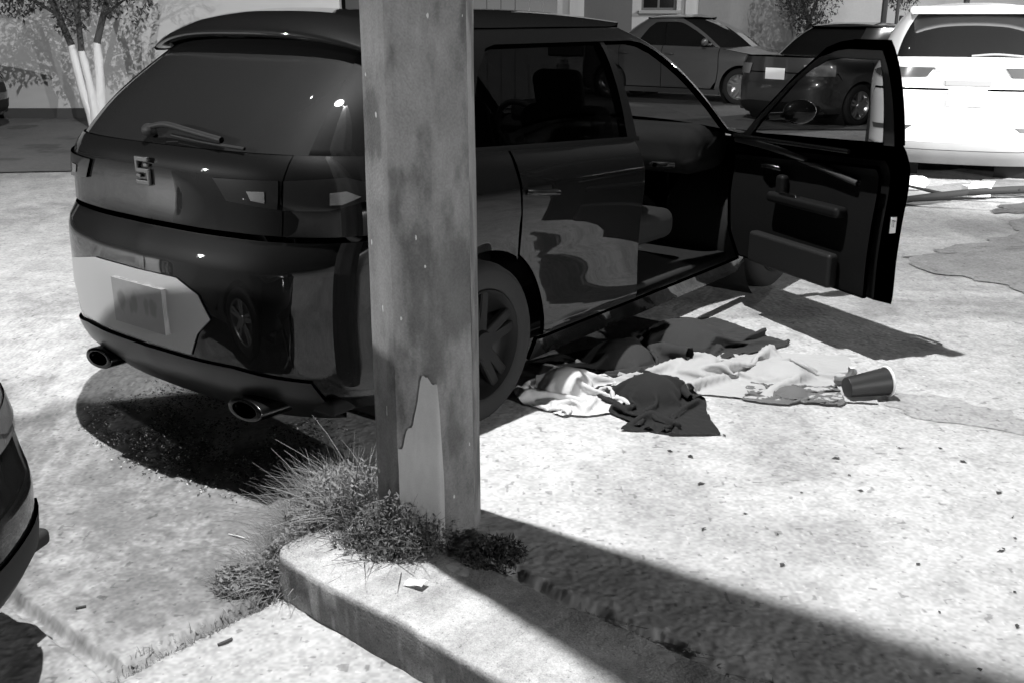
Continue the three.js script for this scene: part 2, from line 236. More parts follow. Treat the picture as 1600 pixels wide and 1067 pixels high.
// ------------------------------------------------------------------ cars
const tyreMat = G(0.018, 0.85), rimMat = new THREE.MeshStandardMaterial({ color: grey(0.55), roughness: 0.28, metalness: 0.9 }), darkPlastic = GP(0.012, 0.6, { specularIntensity: 0.4 }), rubber = G(0.012, 0.8), chrome = new THREE.MeshStandardMaterial({ color: grey(0.7), roughness: 0.15, metalness: 1 });
const cabinMat = G(0.01, 0.85), seatMat = G(0.012, 0.9), trimMat = GP(0.006, 0.6, { specularIntensity: 0.25 });
const plateMat = G(0.42, 0.5), smudgeMat = G(0.12, 0.6);
const lensMat = GP(0.012, 0.3, { specularIntensity: 0.4, clearcoat: 1, clearcoatRoughness: 0.03 }), reflMat = new THREE.MeshStandardMaterial({ color: grey(0.4), roughness: 0.25, metalness: 0.8 });
function wheelGeos(r, w) {
  const tp = [[r * 0.66, -w / 2 + 0.02], [r * 0.72, -w / 2], [r * 0.9, -w / 2], [r * 0.97, -w / 2 + 0.02], [r, -w / 2 + 0.05], [r, w / 2 - 0.05], [r * 0.97, w / 2 - 0.02], [r * 0.9, w / 2], [r * 0.72, w / 2], [r * 0.66, w / 2 - 0.02]].map(([a, b]) => new THREE.Vector2(a, b));
  const t = new THREE.LatheGeometry(tp, 40); t.rotateZ(-Math.PI / 2);
  const parts = [];
  const rim = new THREE.LatheGeometry([[r * 0.5, -w / 2 + 0.03], [r * 0.64, -w / 2 + 0.02], [r * 0.66, w / 2 - 0.018], [r * 0.685, w / 2 - 0.008], [r * 0.66, w / 2 - 0.004], [r * 0.6, w / 2 - 0.04], [r * 0.5, w / 2 - 0.1], [0.001, w / 2 - 0.11]].map(([a, b]) => new THREE.Vector2(a, b)), 40); rim.rotateZ(-Math.PI / 2); parts.push(rim);
  for (let k = 0; k < 5; k++) {
    const s = new THREE.Shape(); s.moveTo(-r * 0.1, r * 0.1); s.lineTo(-r * 0.15, r * 0.65); s.lineTo(-r * 0.05, r * 0.66); s.lineTo(0, r * 0.3); s.lineTo(r * 0.05, r * 0.66); s.lineTo(r * 0.15, r * 0.65); s.lineTo(r * 0.1, r * 0.1); s.closePath();
    const g = new THREE.ExtrudeGeometry(s, { depth: 0.02, bevelEnabled: true, bevelSize: 0.005, bevelThickness: 0.005, bevelSegments: 1, steps: 1 }); g.rotateZ(k * Math.PI * 0.4); g.rotateY(Math.PI / 2); g.translate(w / 2 - 0.045, 0, 0); parts.push(g);
  }
  const hub = new THREE.CylinderGeometry(r * 0.16, r * 0.2, 0.03, 16); hub.rotateZ(-Math.PI / 2); hub.translate(w / 2 - 0.018, 0, 0); parts.push(hub);
  return { tyre: t, rim: merge(parts) };
}
const WHEEL = wheelGeos(0.315, 0.215);
const glassTint = new THREE.MeshPhysicalMaterial({ color: grey(0.08), roughness: 0.02, transmission: 1, thickness: 0, ior: 1.5 });
const glassDoor = new THREE.MeshPhysicalMaterial({ color: grey(0.4), roughness: 0.02, transmission: 1, thickness: 0, ior: 1.5 });
const glassClear = new THREE.MeshPhysicalMaterial({ color: grey(0.6), roughness: 0.02, transmission: 1, thickness: 0, ior: 1.5 });
const glassRear = GP(0.0075, 0.6, { specularIntensity: 0.2, clearcoat: 1, clearcoatRoughness: 0.03 });
const glassBlock = GP(0.012, 0.06, { clearcoat: 1, clearcoatRoughness: 0.03 });

function buildCar(name, label, category, o) {
  const root = thing(name, label, category), L = o.L || 4.33, C = o.cell || 0.05, sedan = !!o.sedan, zr = 0.86, zf = 3.50;
  const loc = (g) => { // car coordinates (x right, y up, z forward from the rear) to local
    const p = g.attributes.position, n = g.attributes.normal; for (let i = 0; i < p.count; i++) { p.setZ(i, L / 2 - p.getZ(i)); n.setZ(i, -n.getZ(i)); }
    if (g.index) { const a = g.index.array; for (let i = 0; i < a.length; i += 3) { const t = a[i]; a[i] = a[i + 1]; a[i + 1] = t; } } else { for (const k of ['position', 'normal', 'uv']) { const at = g.attributes[k]; if (!at) continue; const s = at.itemSize, ar = at.array; for (let i = 0; i < at.count; i += 3) for (let c = 0; c < s; c++) { const t = ar[i * s + c]; ar[i * s + c] = ar[(i + 1) * s + c]; ar[(i + 1) * s + c] = t; } } }
    return g;
  };
  const put = (nm, g, mat, parent = root) => meshOf(nm, loc(Array.isArray(g) ? merge(g) : g), mat, parent);
  const putBoth = (nm, pair, mat, parent = root) => pair.map((g) => put(nm, g, mat, parent));
  const bump = (v) => v < 1 ? sstep(0.7, 1, v) : 1 - sstep(1, 1.43, v);
  const rise = (z, v) => (1.6 - z) * (sedan ? 0.02 : 0.05) * bump(v);
  const rzLow = sedan ? [[0.15, 0.16], [0.22, 0.08], [0.3, 0.03], [0.4, 0.005], [0.6, 0], [0.66, 0.02], [0.7, 0.05], [0.9, 0.05], [1.0, 0.05]] : [[0.15, 0.16], [0.22, 0.085], [0.28, 0.035], [0.36, 0.008], [0.55, 0], [0.70, 0.008], [0.75, 0.025], [0.785, 0.06], [0.85, 0.066], [0.93, 0.068], [0.97, 0.085], [1.0, 0.11]];
  const low = new Wrap([[0, 0], [0.35, 0.02], [0.62, 0.09], [0.78, 0.22], [0.86, 0.45], [0.895, 0.85], [0.9, 1.6], [0.9, 2.6], [0.885, 3.3], [0.84, 3.8], [0.70, 4.12], [0.4, 4.28], [0, 4.33]],
    [[0.15, 0.93], [0.22, 0.955], [0.30, 0.978], [0.45, 0.975], [0.60, 0.982], [0.80, 1.0], [0.86, 0.998], [0.95, 0.965], [1.0, 0.925]], rzLow,
    [[0.15, 0.14], [0.3, 0.02], [0.5, 0.0], [0.6, 0.03], [0.8, 0.10], [1.0, 0.25]], (z) => 1 - ramp(0, 1.4, z), (z) => ramp(2.8, 4.33, z), rise);
  const base = []; const zb = sedan ? 0.95 : -1;
  if (sedan) base.push([0, 0.72], [0.4, 0.76], [0.66, 0.88], [0.77, 1.08], [0.815, 1.5], [0.83, 2.0]);
  else for (let i = 0; i <= 14; i++) { const p = low.p(low.uz(2.6, 1.0) * i / 14, 1.0); base.push([p[0], p[2]]); }
  base.push([0.82, 2.8], [0.785, 3.0], [0.68, 3.17], [0.38, 3.29], [0, 3.33]);
  const up = new Wrap(base, [[1.0, 1], [1.15, 0.955], [1.3, 0.885], [1.40, 0.81], [1.45, 0.745]], sedan ? [[1.0, 0], [1.2, 0.38], [1.35, 0.7], [1.45, 0.95]] : [[1.0, 0], [1.2, 0.19], [1.38, 0.40], [1.45, 0.5]], [[1.0, 0], [1.18, 0.27], [1.36, 0.62], [1.45, 0.85]], (z) => 1 - ramp(0.1, sedan ? 2.0 : 1.5, z), (z) => ramp(1.9, 3.05, z), sedan ? (z, v) => rise(z, v) : rise);
  const LP = (u, v) => low.p(u, v), UP = (u, v) => up.p(u, v);
  const S = (poly, W = low) => densify(poly, C).map(([z, v]) => [W.uz(z, v), v]);
  const mir = (poly) => poly.map(([u, v]) => [-u, v]);
  const both = (poly, fn, opt) => [panel(poly, fn, opt), panel(mir(poly), fn, opt)];
  const po = { cell: C, rim: 0.02, inset: 0.0025 }, paint = o.paint;
  const topv = (z) => z < 3.0 ? 1.0 : lerp(1.0, 0.78, Math.pow(ramp(3.0, 4.33, z), 1.25));
  // rear bumper
  const uE = (v) => low.uz(v > 0.7 ? lerp(0.44, 0.36, ramp(0.7, 0.785, v)) : 0.44, v);
  const sideV = [0.785, 0.74, 0.7, 0.6, 0.5, 0.4, 0.3, 0.2];
  const bp = [...sideV.map((v) => [uE(v), v]), ...sideV.slice().reverse().map((v) => [-uE(v), v])];
  const bumper = put('rear_bumper', panel(bp, LP, po), paint);
  put('lower_valance', panel([[-low.ux(0.72, 0.22), 0.17], [low.ux(0.72, 0.22), 0.17], [low.ux(0.7, 0.3), 0.33], [low.ux(0.45, 0.3), 0.36], [-low.ux(0.45, 0.3), 0.36], [-low.ux(0.7, 0.3), 0.33]], LP, { cell: C, rim: 0.025, off: 0.012 }), o.valance || darkPlastic, bumper);
  // tailgate / boot lid
  const xt = 0.62;
  const gate = put(sedan ? 'boot_lid' : 'tailgate', panel([[-low.ux(xt, 0.79), 0.795], [low.ux(xt, 0.79), 0.795], [low.ux(xt, 0.9), 0.9], [low.ux(xt, 0.998), 0.998], [-low.ux(xt, 0.998), 0.998], [-low.ux(xt, 0.9), 0.9]], LP, po), paint);
  // quarter panels
  const qa = arc(zr, 0.31, 0.365, Math.PI + 0.3, 0.98, 24);
  const quarterClean = (() => { const side = densify([[0.36, 0.795], [0.445, 0.7], [0.445, 0.2], ...qa, [1.06, 0.61], [1.06, 1.0]], 1).map(([z, v]) => [low.uz(z, v), v]); return [[low.ux(xt, 0.795), 0.795], ...side, [low.ux(xt, 0.998), 1.0], [low.ux(xt, 0.9), 0.9]]; })();
  for (const poly of [quarterClean, mir(quarterClean)]) put('quarter_panel', panel(poly, LP, po), paint);
  // wheel arch liners and wheels
  for (const z of [zr, zf]) for (const s of [-1, 1]) {
    const lin = new THREE.CylinderGeometry(0.375, 0.375, 0.5, 28, 1, true, 0, Math.PI); lin.rotateZ(Math.PI / 2); lin.rotateX(-Math.PI / 2 + (s > 0 ? 0 : 0)); lin.translate(s * 0.6, 0.31, z); put('arch_liner', lin, rubber);
    const w = new THREE.Group(); w.name = 'wheel'; w.position.set(s * 0.775, 0.315, L / 2 - z); if (s < 0) w.rotation.y = Math.PI; root.add(w);
    meshOf('tyre', WHEEL.tyre, tyreMat, w); meshOf('rim', WHEEL.rim, o.rim || rimMat, w);
  }
  // doors
  const rdoor = S([[1.067, 0.998], [1.067, 0.63], ...arc(zr, 0.31, 0.378, 0.99, -0.13, 14), [1.96, 0.262], [1.96, 0.998]]);
  const fdoor = S([[1.967, 0.998], [1.967, 0.262], [2.96, 0.262], [3.06, 0.4], [3.088, 0.6], [3.088, 0.998]]);
  for (const m of [1, -1]) {
    const d = put('rear_door', panel(m > 0 ? rdoor : mir(rdoor), LP, po), paint);
    handle(d, m, 1.19);
  }
  function handle(parent, m, z, parts) {
    const hx = m * (low.p(low.uz(z, 0.82), 0.82)[0] * m + 0.0), pts = [[-0.09, 0.0], [-0.07, 0.028], [0.0, 0.034], [0.07, 0.028], [0.09, 0.0]].map(([dz, dx]) => new THREE.Vector3(hx + m * dx, 0.855 + dz * -0.12, z + dz));
    const g = tube(pts, 0.012, 20, 8); g.scale(1, 1, 1); const cup = new THREE.SphereGeometry(0.05, 16, 10); cup.scale(0.25, 0.55, 1.25); cup.translate(hx - m * 0.0, 0.845, z);
    if (parts) { parts.push(g); return; }
    put('door_handle', g, paint, parent);
  }
  // sills, fenders, front
  putBoth('sill', both(S([[1.205, 0.255], [1.235, 0.25], [2.95, 0.25], [3.12, 0.25], [3.12, 0.16], [1.19, 0.16]]), LP, po), paint);
  const fa = arc(zf, 0.31, 0.365, Math.PI + 0.3, -0.3, 28);
  const fender = S([[3.096, 0.6], [3.07, 0.4], [3.03, 0.262], [3.13, 0.2], ...fa, [3.90, 0.2], [3.90, topv(3.9) - 0.012], [3.6, topv(3.6) - 0.012], [3.3, topv(3.3) - 0.012], [3.096, 0.985]]);
  for (const f of [fender, mir(fender)]) put('front_fender', panel(f, LP, po), paint);
  const fr = [...[0.2, 0.3, 0.4, 0.5, 0.6, 0.7, topv(3.9) - 0.012].map((v) => [low.uz(3.907, v), v]), [low.uz(4.1, 0.8), 0.80], [low.U, 0.775], [low.U, 0.2]];
  const fbumper = put('front_bumper', both(fr, LP, { cell: C, rim: 0, inset: 0 }), paint);
  const head = [[low.uz(3.72, 0.7), 0.80], [low.uz(3.95, 0.7), 0.675], [low.uz(4.2, 0.68), 0.66], [low.uz(4.24, 0.72), 0.74], [low.uz(4.0, 0.76), 0.795]];
  for (const m of [head, mir(head)]) { const hl = put('headlight', panel(m, LP, { cell: C, rim: 0.02, off: 0.008 }), o.headMat || lensMat); const q = m.map(([u, v]) => [u, v]); const cu = q.reduce((a, p) => a + p[0], 0) / q.length, cv = q.reduce((a, p) => a + p[1], 0) / q.length; put('reflector', panel(q.map(([u, v]) => [lerp(cu, u, 0.6), lerp(cv, v, 0.6)]), LP, { cell: C, off: 0.012, rim: 0.004 }), reflMat, hl); }
  put('grille', both([[low.U - 0.42, 0.63], [low.U - 0.36, 0.5], [low.U, 0.5], [low.U, 0.63]], LP, { cell: C, off: 0.01, rim: 0.01 }), darkPlastic, fbumper);
  put('lower_intake', both([[low.U - 0.75, 0.4], [low.U - 0.6, 0.25], [low.U, 0.25], [low.U, 0.4]], LP, { cell: C, off: 0.008, rim: 0.01 }), darkPlastic, fbumper);
  // bonnet (and boot deck)
  const edge = []; for (let i = 0; i <= 16; i++) { const z = lerp(3.03, 4.24, i / 16), v = topv(z) - 0.01, p = low.p(low.uz(z, v), v); edge.push([p[0] - 0.006, Math.min(z, 4.24), p[1]]); }
  const hw = (z) => { for (let i = 1; i < edge.length; i++) if (z <= edge[i][1]) { const t = ramp(edge[i - 1][1], edge[i][1], z); return [lerp(edge[i - 1][0], edge[i][0], t), lerp(edge[i - 1][2], edge[i][2], t)]; } return [edge.at(-1)[0], edge.at(-1)[2]]; };
  const hoodFn = (x, z) => { const [w, y] = hw(clamp(z, 3.03, 4.24)); return [x, y + 0.055 * (1 - Math.pow(Math.abs(x) / (w + 0.02), 2.5)), z]; };
  const hoodPoly = [...edge.map((e) => [e[0], e[1]]), [0.35, 4.28], [0, 4.29], [-0.35, 4.28], ...edge.slice().reverse().map((e) => [-e[0], e[1]])];
  put('bonnet', panel(hoodPoly, hoodFn, { cell: C * 1.4, rim: 0.015 }), paint);
  if (sedan) {
    const de = []; for (let i = 0; i <= 14; i++) { const p = low.p(low.uz(1.75, 1.0) * i / 14, 1.0); de.push([p[0], p[2], p[1]]); }
    const y0 = de[0][2];
    put('boot_deck', panel([...de.map((e) => [e[0], e[1]]), ...de.slice(1).reverse().map((e) => [-e[0], e[1]])], (x, z) => [x, y0 - 0.02 * ramp(0.2, 1.7, z) + 0.022 * (1 - (x / 0.85) ** 2), z], { cell: C * 1.4, rim: 0.01, center: [0, 0.2, 1] }), paint);
  }
  // greenhouse
  const ub = (z) => up.uz(z, 1.0);
  const zC = sedan ? 1.3 : 0.74, uRG = up.ux(sedan ? 0.62 : 0.66, 1.0), uC = ub(zC + 0.08), uB0 = ub(1.92), uB1 = ub(2.00), uA = ub(2.98), uW = ub(3.06), vt = 1.395;
  const gOpt = { cell: C, off: -0.004 };
  const rearGlassPoly = [[-uRG, 1.004], [uRG, 1.004], [uRG * 0.985, vt + 0.03], [-uRG * 0.985, vt + 0.03]];
  put('rear_window', panel(rearGlassPoly, UP, { ...gOpt, rim: 0.006 }), o.glassRear || glassRear, gate);
  const windPoly = [[uW, 1.0], [up.U, 1.0], [up.U, 1.445], [uW, 1.445]];
  put('windscreen', both(windPoly, UP, { ...gOpt, rim: 0 }), o.glass ? o.glass : glassClear);
  // pillars and roof rails (one frame each side, cut round the side glass)
  const cp = [[uRG * 0.99, 1.0], [uC, 1.0], [uC + 0.02, 1.1], [uC + 0.06, 1.3], [uC + 0.14, vt - 0.012], [uC + 0.22, vt], [uA - 0.45, vt], [uA - 0.25, vt - 0.01], [uA - 0.14, vt - 0.04], [uA - 0.05, 1.25], [uA, 1.1], [uA + 0.005, 1.0], [uW, 1.0], [uW, 1.45], [uRG * 0.99, 1.45]];
  putBoth('roof_pillars', both(cp, UP, { cell: C, rim: 0.03 }), paint);
  const rearSide = [[uC, 1.0], [uB0, 1.0], [uB0 + 0.0, vt], [uC + 0.22, vt], [uC + 0.14, vt - 0.012], [uC + 0.06, 1.3], [uC + 0.02, 1.1]];
  for (const m of [rearSide, mir(rearSide)]) put('side_window', panel(m, UP, { ...gOpt, rim: 0.006 }), o.glass || glassTint);
  putBoth('centre_pillar', both([[uB0, 1.0], [uB1, 1.0], [uB1, vt], [uB0, vt]], UP, { cell: C, rim: 0.04, off: -0.004 }), trimMat);
  putBoth('belt_trim', both([[uC, 0.992], [uB1, 0.992], [uB1, 1.01], [uC, 1.01]], UP, { cell: C, rim: 0.01, off: 0.006 }), trimMat);
  // roof
  const row = []; for (let i = 0; i <= 60; i++) { const p = up.p(up.U * i / 60, 1.45); row.push([p[0], p[2]]); }
  const z0 = row[0][1], z1 = row[60][1], zm = (z0 + z1) / 2, zh = (z1 - z0) / 2; const xm = Math.max(...row.map((r) => r[0]));
  const roofFn = (x, z) => [x, 1.448 + 0.085 * Math.pow(Math.max(0, (1 - Math.min(1, Math.abs(x) / (xm + 0.01)) ** 2.4) * (1 - Math.min(1, Math.abs(z - zm) / (zh + 0.02)) ** 3)), 0.75), z];
  put('roof', panel([...row, ...row.slice(1, -1).reverse().map((r) => [-r[0], r[1]])], roofFn, { cell: C * 1.2, rim: 0.03, center: [0, 0, zm] }), paint);
  // front doors: closed one as panel; the open one swings about its hinge line
  const doorParts = (m, parent, open) => {
    const f = (p) => m > 0 ? p : mir(p), k = (g) => loc(g);
    const add = (nm, g, mat, par = parent) => { const q = loc(Array.isArray(g) ? merge(g) : g); if (open) q.translate(-open.x, 0, -open.z); return meshOf(nm, q, mat, par); };
    const fo = S([[1.967, 0.998], [1.967, 0.262], [2.96, 0.262], [3.06, 0.4], [3.088, 0.6], [3.088, 0.998]]);
    add('door_skin', panel(f(fo), LP, { cell: C, rim: open ? 0.11 : 0.02, inset: 0.0025 }), paint);
    const fi = S([[1.99, 0.99], [1.99, 0.30], [2.95, 0.30], [3.03, 0.42], [3.06, 0.6], [3.06, 0.99]]);
    if (open) add('door_rim', panel(f(fo), LP, { cell: C, off: -0.105, inset: 0.004 }), trimMat);
    if (open) add('door_card', panel(f(fi), LP, { cell: C, rim: 0.02, off: -0.135 }).clone(), o.cardMat || trimMat);
    const gl = [[uB1, 0.998], [uA, 0.998], [uA, 1.1], [uA - 0.05, 1.25], [uA - 0.14, vt - 0.04], [uA - 0.25, vt - 0.01], [uA - 0.45, vt], [uB1, vt]];
    add('window_glass', panel(f(gl), UP, { ...gOpt, off: -0.012, rim: 0.005 }), o.glassFront || o.glass || (open ? glassDoor : glassTint));
    if (open) {
      const fw = 0.045;
      const frame = [[uB1 - 0.05, 0.99], [uB1 - 0.05, vt + 0.012], [uA - 0.44, vt + 0.012], [uA - 0.23, vt], [uA - 0.115, vt - 0.025], [uA - 0.02, 1.255], [uA + 0.035, 1.1], [uA + 0.04, 0.99], [uA - 0.02, 0.99], [uA - 0.025, 1.09], [uA - 0.085, 1.235], [uA - 0.17, vt - 0.075], [uA - 0.27, vt - 0.045], [uA - 0.45, vt - 0.035], [uB1 + 0.02, vt - 0.035], [uB1 + 0.02, 0.99]];
      add('window_frame', panel(f(frame), UP, { cell: C, rim: 0.055, off: 0.0 }), trimMat);
      add('frame_seal', panel(f(frame), UP, { cell: C, rim: 0.004, off: -0.056 }), rubber);
      const bx0 = m * 0.80;
      // inner belt strip, armrest, pull, pocket, catch
      const inner = (z, v, d) => { const p = low.p(low.uz(z, v), v); return new THREE.Vector3(m * (p[0] - d), p[1], z); };
      add('belt_strip', tube([inner(2.16, 0.955, 0.15), inner(2.5, 0.967, 0.152), inner(2.98, 0.99, 0.148)], 0.011, 20, 8), chrome);
      add('trim_ridge', tube([inner(2.12, 0.80, 0.15), inner(2.4, 0.86, 0.155), inner(2.7, 0.93, 0.155), inner(2.98, 0.968, 0.15)], 0.016, 20, 8), GP(0.05, 0.35));
      add('armrest', [box(0.075, 0.05, 0.52, inner(2.4, 0.66, 0.175).x, 0.655, 2.42, 0.02), box(0.05, 0.13, 0.06, inner(2.4, 0.7, 0.165).x, 0.70, 2.62, 0.02)], trimMat);
      add('switch_plate', box(0.03, 0.012, 0.13, inner(2.5, 0.66, 0.19).x, 0.684, 2.52, 0.004), chrome);
      add('door_pocket', box(0.06, 0.16, 0.62, inner(2.45, 0.4, 0.175).x, 0.385, 2.48, 0.02), darkPlastic);
      add('inner_handle', tube([inner(2.66, 0.80, 0.15), inner(2.72, 0.81, 0.175), inner(2.80, 0.80, 0.155)], 0.013, 12, 8), chrome);
      add('door_catch', [box(0.035, 0.075, 0.012, inner(1.98, 0.62, 0.06).x, 0.63, 1.963, 0.004), box(0.012, 0.03, 0.02, inner(1.98, 0.62, 0.06).x, 0.635, 1.957, 0.003)], chrome);
      const mir0 = inner(2.93, 1.04, -0.1);
      const mg = new THREE.SphereGeometry(0.1, 20, 14); mg.scale(0.98, 0.62, 0.5); mg.translate(m * (0.84 + 0.15), 1.035, 2.86); const arm = box(0.12, 0.035, 0.05, m * 0.87, 1.015, 2.9, 0.012);
      add('wing_mirror', [mg, arm], paint);
    }
    const parts = []; handle(null, m, 2.13, parts); add('door_handle', parts[0], paint);
  };
  for (const m of [1, -1]) {
    const g = new THREE.Group(); g.name = 'front_door'; root.add(g);
    if (m > 0 && o.doorOpen) { const hx = 0.845, hz = L / 2 - 3.088; g.position.set(hx, 0, hz); g.rotation.y = -o.doorOpen * -1; doorParts(m, g, { x: hx, z: hz }); }
    else doorParts(m, g, null);
  }
  if (!o.doorOpen || true) { const mg = new THREE.SphereGeometry(0.1, 16, 12); mg.scale(0.98, 0.62, 0.5); const list = (m) => { const a = mg.clone(); a.translate(m * 0.985, 1.06, 2.86); return [a, box(0.12, 0.035, 0.05, m * 0.87, 1.02, 2.9, 0.012)]; }; put('wing_mirror', list(-1), paint); if (!o.doorOpen) put('wing_mirror', list(1), paint); }
  // floor pan
  put('floor_pan', box(1.5, 0.06, 3.9, 0, 0.225, 2.15, 0.02), rubber);
  return { root, low, up, put, putBoth, loc, gate, bumper, S, mir, both, LP, UP, C, uRG, z0 };
}
function placeCar(c, x, depth, yaw, y = 0, along = 2.165) { // x, depth of the rear middle
  c.root.position.set(x + Math.sin(yaw) * along, y, -(depth + Math.cos(yaw) * along)); c.root.rotation.y = -yaw; return c.root;
}

// ---- the black hatchback with its door open
const blackPaint = GP(0.0045, 0.5, { specularIntensity: 0.12, clearcoat: 1, clearcoatRoughness: 0.02 });
{
  const c = buildCar('black_hatchback', 'glossy black hatchback with its front passenger door wide open beside the concrete pole', 'car', { paint: blackPaint, cell: 0.03, doorOpen: THREE.MathUtils.degToRad(61), valance: GP(0.02, 0.35), rim: GP(0.012, 0.5, { specularIntensity: 0.4 }) });
  placeCar(c, CAR.x, CAR.d, CAR.yaw);
  const { low, up, put, LP, UP, root, gate, bumper } = c;
  // tail lights
  const U = (x, v) => low.ux(x, v), Z = (z, v) => low.uz(z, v);
  for (const m of [1, -1]) {
    const f = (p) => m > 0 ? p : c.mir(p);
    const inner = [[U(0.37, 0.9), 0.925], [U(0.42, 0.86), 0.872], [U(0.61, 0.86), 0.862], [U(0.612, 0.93), 0.93]], outer = [[U(0.628, 0.93), 0.93], [U(0.626, 0.86), 0.86], [Z(0.24, 0.86), 0.862], [Z(0.46, 0.9), 0.905], [Z(0.30, 0.94), 0.94]];
    for (const [p, nm] of [[inner, 'tail_light'], [outer, 'tail_light']]) {
      const t = put(nm, panel(f(p), LP, { cell: 0.02, rim: 0.015, off: 0.010 }), lensMat);
      const cu = p.reduce((a, q) => a + q[0], 0) / p.length, cv = p.reduce((a, q) => a + q[1], 0) / p.length;
      put('reflector', panel(f(p.map(([u, v]) => [lerp(cu + 0.05, u, 0.26), lerp(cv - 0.014, v, 0.4)])), LP, { cell: 0.02, off: 0.013, rim: 0.003 }), reflMat, t);
    }
  }
  // emblem: an S-shaped chrome badge
  const emb = []; const ez = low.p(0, 0.93)[2];
  const bar = (x, y, w, h) => emb.push(box(w * 0.78, h * 0.78, 0.012, x * 0.78, 0.985 + (y - 0.976) * 0.78, ez - 0.006, 0.003));
  bar(0, 1.028, 0.10, 0.022); bar(-0.042, 0.998, 0.018, 0.05); bar(0, 0.978, 0.10, 0.020); bar(0.042, 0.952, 0.018, 0.05); bar(0, 0.924, 0.10, 0.022); bar(0.03, 1.003, 0.03, 0.016); bar(-0.03, 0.953, 0.03, 0.016);
  put('emblem', emb, new THREE.MeshStandardMaterial({ color: grey(0.1), roughness: 0.4, metalness: 1 }), gate);
  // number plate in its recess, with a raised surround
  put('plate_recess', panel([[-0.52, 0.38], [0.26, 0.375], [0.31, 0.46], [0.38, 0.52], [0.33, 0.60], [0.22, 0.645], [-0.30, 0.645], [-0.56, 0.60], [-0.60, 0.50]], LP, { cell: 0.03, rim: 0.01, off: 0.006 }), GP(0.36, 0.5), bumper);
  { // the plate's characters are too smeared to read: soft dark blots where they stand
    const blots = [[0.2, 0.5, 0.07, 0.2], [0.33, 0.47, 0.055, 0.24], [0.56, 0.52, 0.06, 0.22], [0.63, 0.42, 0.05, 0.16], [0.82, 0.52, 0.07, 0.22]];
    const pm = texFrom(256, 128, (x, y) => { let k = 0; for (const [a, b, c, d] of blots) k = Math.max(k, 1 - sstep(0.5, 1.25, Math.hypot((x - a) / c, (y - b) / d) + 1.1 * (fbm(x * 9, y * 5, 3, 4) - 0.5))); return 0.22 - 0.09 * k + 0.06 * (fbm(x * 6, y * 4, 3, 9) - 0.5); }, true);
    put('number_plate', box(0.31, 0.165, 0.022, 0.0, 0.515, -0.006, 0), new THREE.MeshStandardMaterial({ map: pm, roughness: 0.45 }), bumper);
  }
  // exhaust tips: twin slanted tips on each side
  for (const s of [-1, 1]) {
    const tip = new THREE.LatheGeometry([[0.030, 0], [0.040, 0.0], [0.044, 0.005], [0.046, 0.14], [0.03, 0.2], [0.022, 0.15], [0.030, 0.012]].map(([a, b]) => new THREE.Vector2(a, b)), 32); tip.rotateX(Math.PI / 2); tip.scale(2.1, 0.85, 1); { const p = tip.attributes.position; for (let i = 0; i < p.count; i++) p.setZ(i, p.getZ(i) + 0.22 * p.getY(i)); } tip.computeVertexNormals(); tip.translate(s * 0.45 + 0.05, 0.222, 0.03);
    put('exhaust_tip', tip, new THREE.MeshStandardMaterial({ color: grey(0.07), roughness: 0.25, metalness: 1, side: THREE.DoubleSide }));
  }
  put('silencer', box(1.0, 0.12, 0.28, 0, 0.24, 0.34, 0.05), rubber);
  // wiper
  const wp = (x, v, off) => { const p = UP(up.ux(x, v), v); return new THREE.Vector3(p[0], p[1] + off * 0.7, p[2] - off * 0.75); };
  const wiper = put('rear_wiper', [tube([wp(-0.02, 1.035, 0.03), wp(0.06, 1.045, 0.035), wp(0.2, 1.035, 0.03), wp(0.36, 1.02, 0.022)], 0.011, 20, 8), tube([wp(0.1, 1.025, 0.014), wp(0.3, 1.012, 0.014), wp(0.46, 1.004, 0.014)], 0.006, 12, 6), (() => { const g = new THREE.SphereGeometry(0.03, 14, 10); g.scale(1.2, 0.8, 0.8); const p = wp(-0.03, 1.03, 0.02); g.translate(p.x, p.y, p.z); return g; })()], darkPlastic, gate);
  // spoiler: an aerofoil section swept across the roof end
  {
    const ps = [], ix = [], N = 36, prof = [[0.30, 0.075], [0.16, 0.062], [0.06, 0.04], [0.0, 0.008], [-0.012, -0.012], [0.0, -0.028], [0.04, -0.03], [0.14, -0.012], [0.30, 0.01]];
    for (let i = 0; i <= N; i++) { const t = -1 + 2 * i / N, x = 0.64 * t, e = Math.pow(Math.abs(t), 3); for (const [dz, dy] of prof) ps.push(x, 1.455 + dy * (1 - 0.45 * e) - 0.075 * e, 0.50 + dz + 0.04 * t * t + 0.05 * e); }
    const n = prof.length; for (let i = 0; i < N; i++) for (let k = 0; k < n; k++) { const a = i * n + k, b = i * n + (k + 1) % n; ix.push(a, b, a + n, b, b + n, a + n); }
    for (const b0 of [0, N * n]) for (let k = 1; k + 1 < n; k++) ix.push(b0, b0 + k, b0 + k + 1);
    const g = new THREE.BufferGeometry(); g.setAttribute('position', new THREE.Float32BufferAttribute(ps, 3)); g.setIndex(ix); g.computeVertexNormals();
    put('roof_spoiler', g, blackPaint);
  }
  // shark-fin aerial is out of view; the cabin
  const seat = (x) => { const s = [box(0.5, 0.16, 0.52, x, 0.46, 2.52, 0.06)]; const b = box(0.48, 0.62, 0.15, 0, 0.31, 0, 0.06); b.rotateX(0.3 * -1); b.translate(x, 0.5, 2.26); const h = box(0.26, 0.19, 0.1, 0, 0, 0, 0.045); h.rotateX(-0.25); h.translate(x, 1.17, 2.04); return { cushion: s[0], back: b, head: h }; };
  for (const x of [-0.37, 0.37]) { const s = seat(x), m = put('front_seat', s.cushion, seatMat); put('backrest', s.back, seatMat, m); put('headrest', s.head, seatMat, m); }
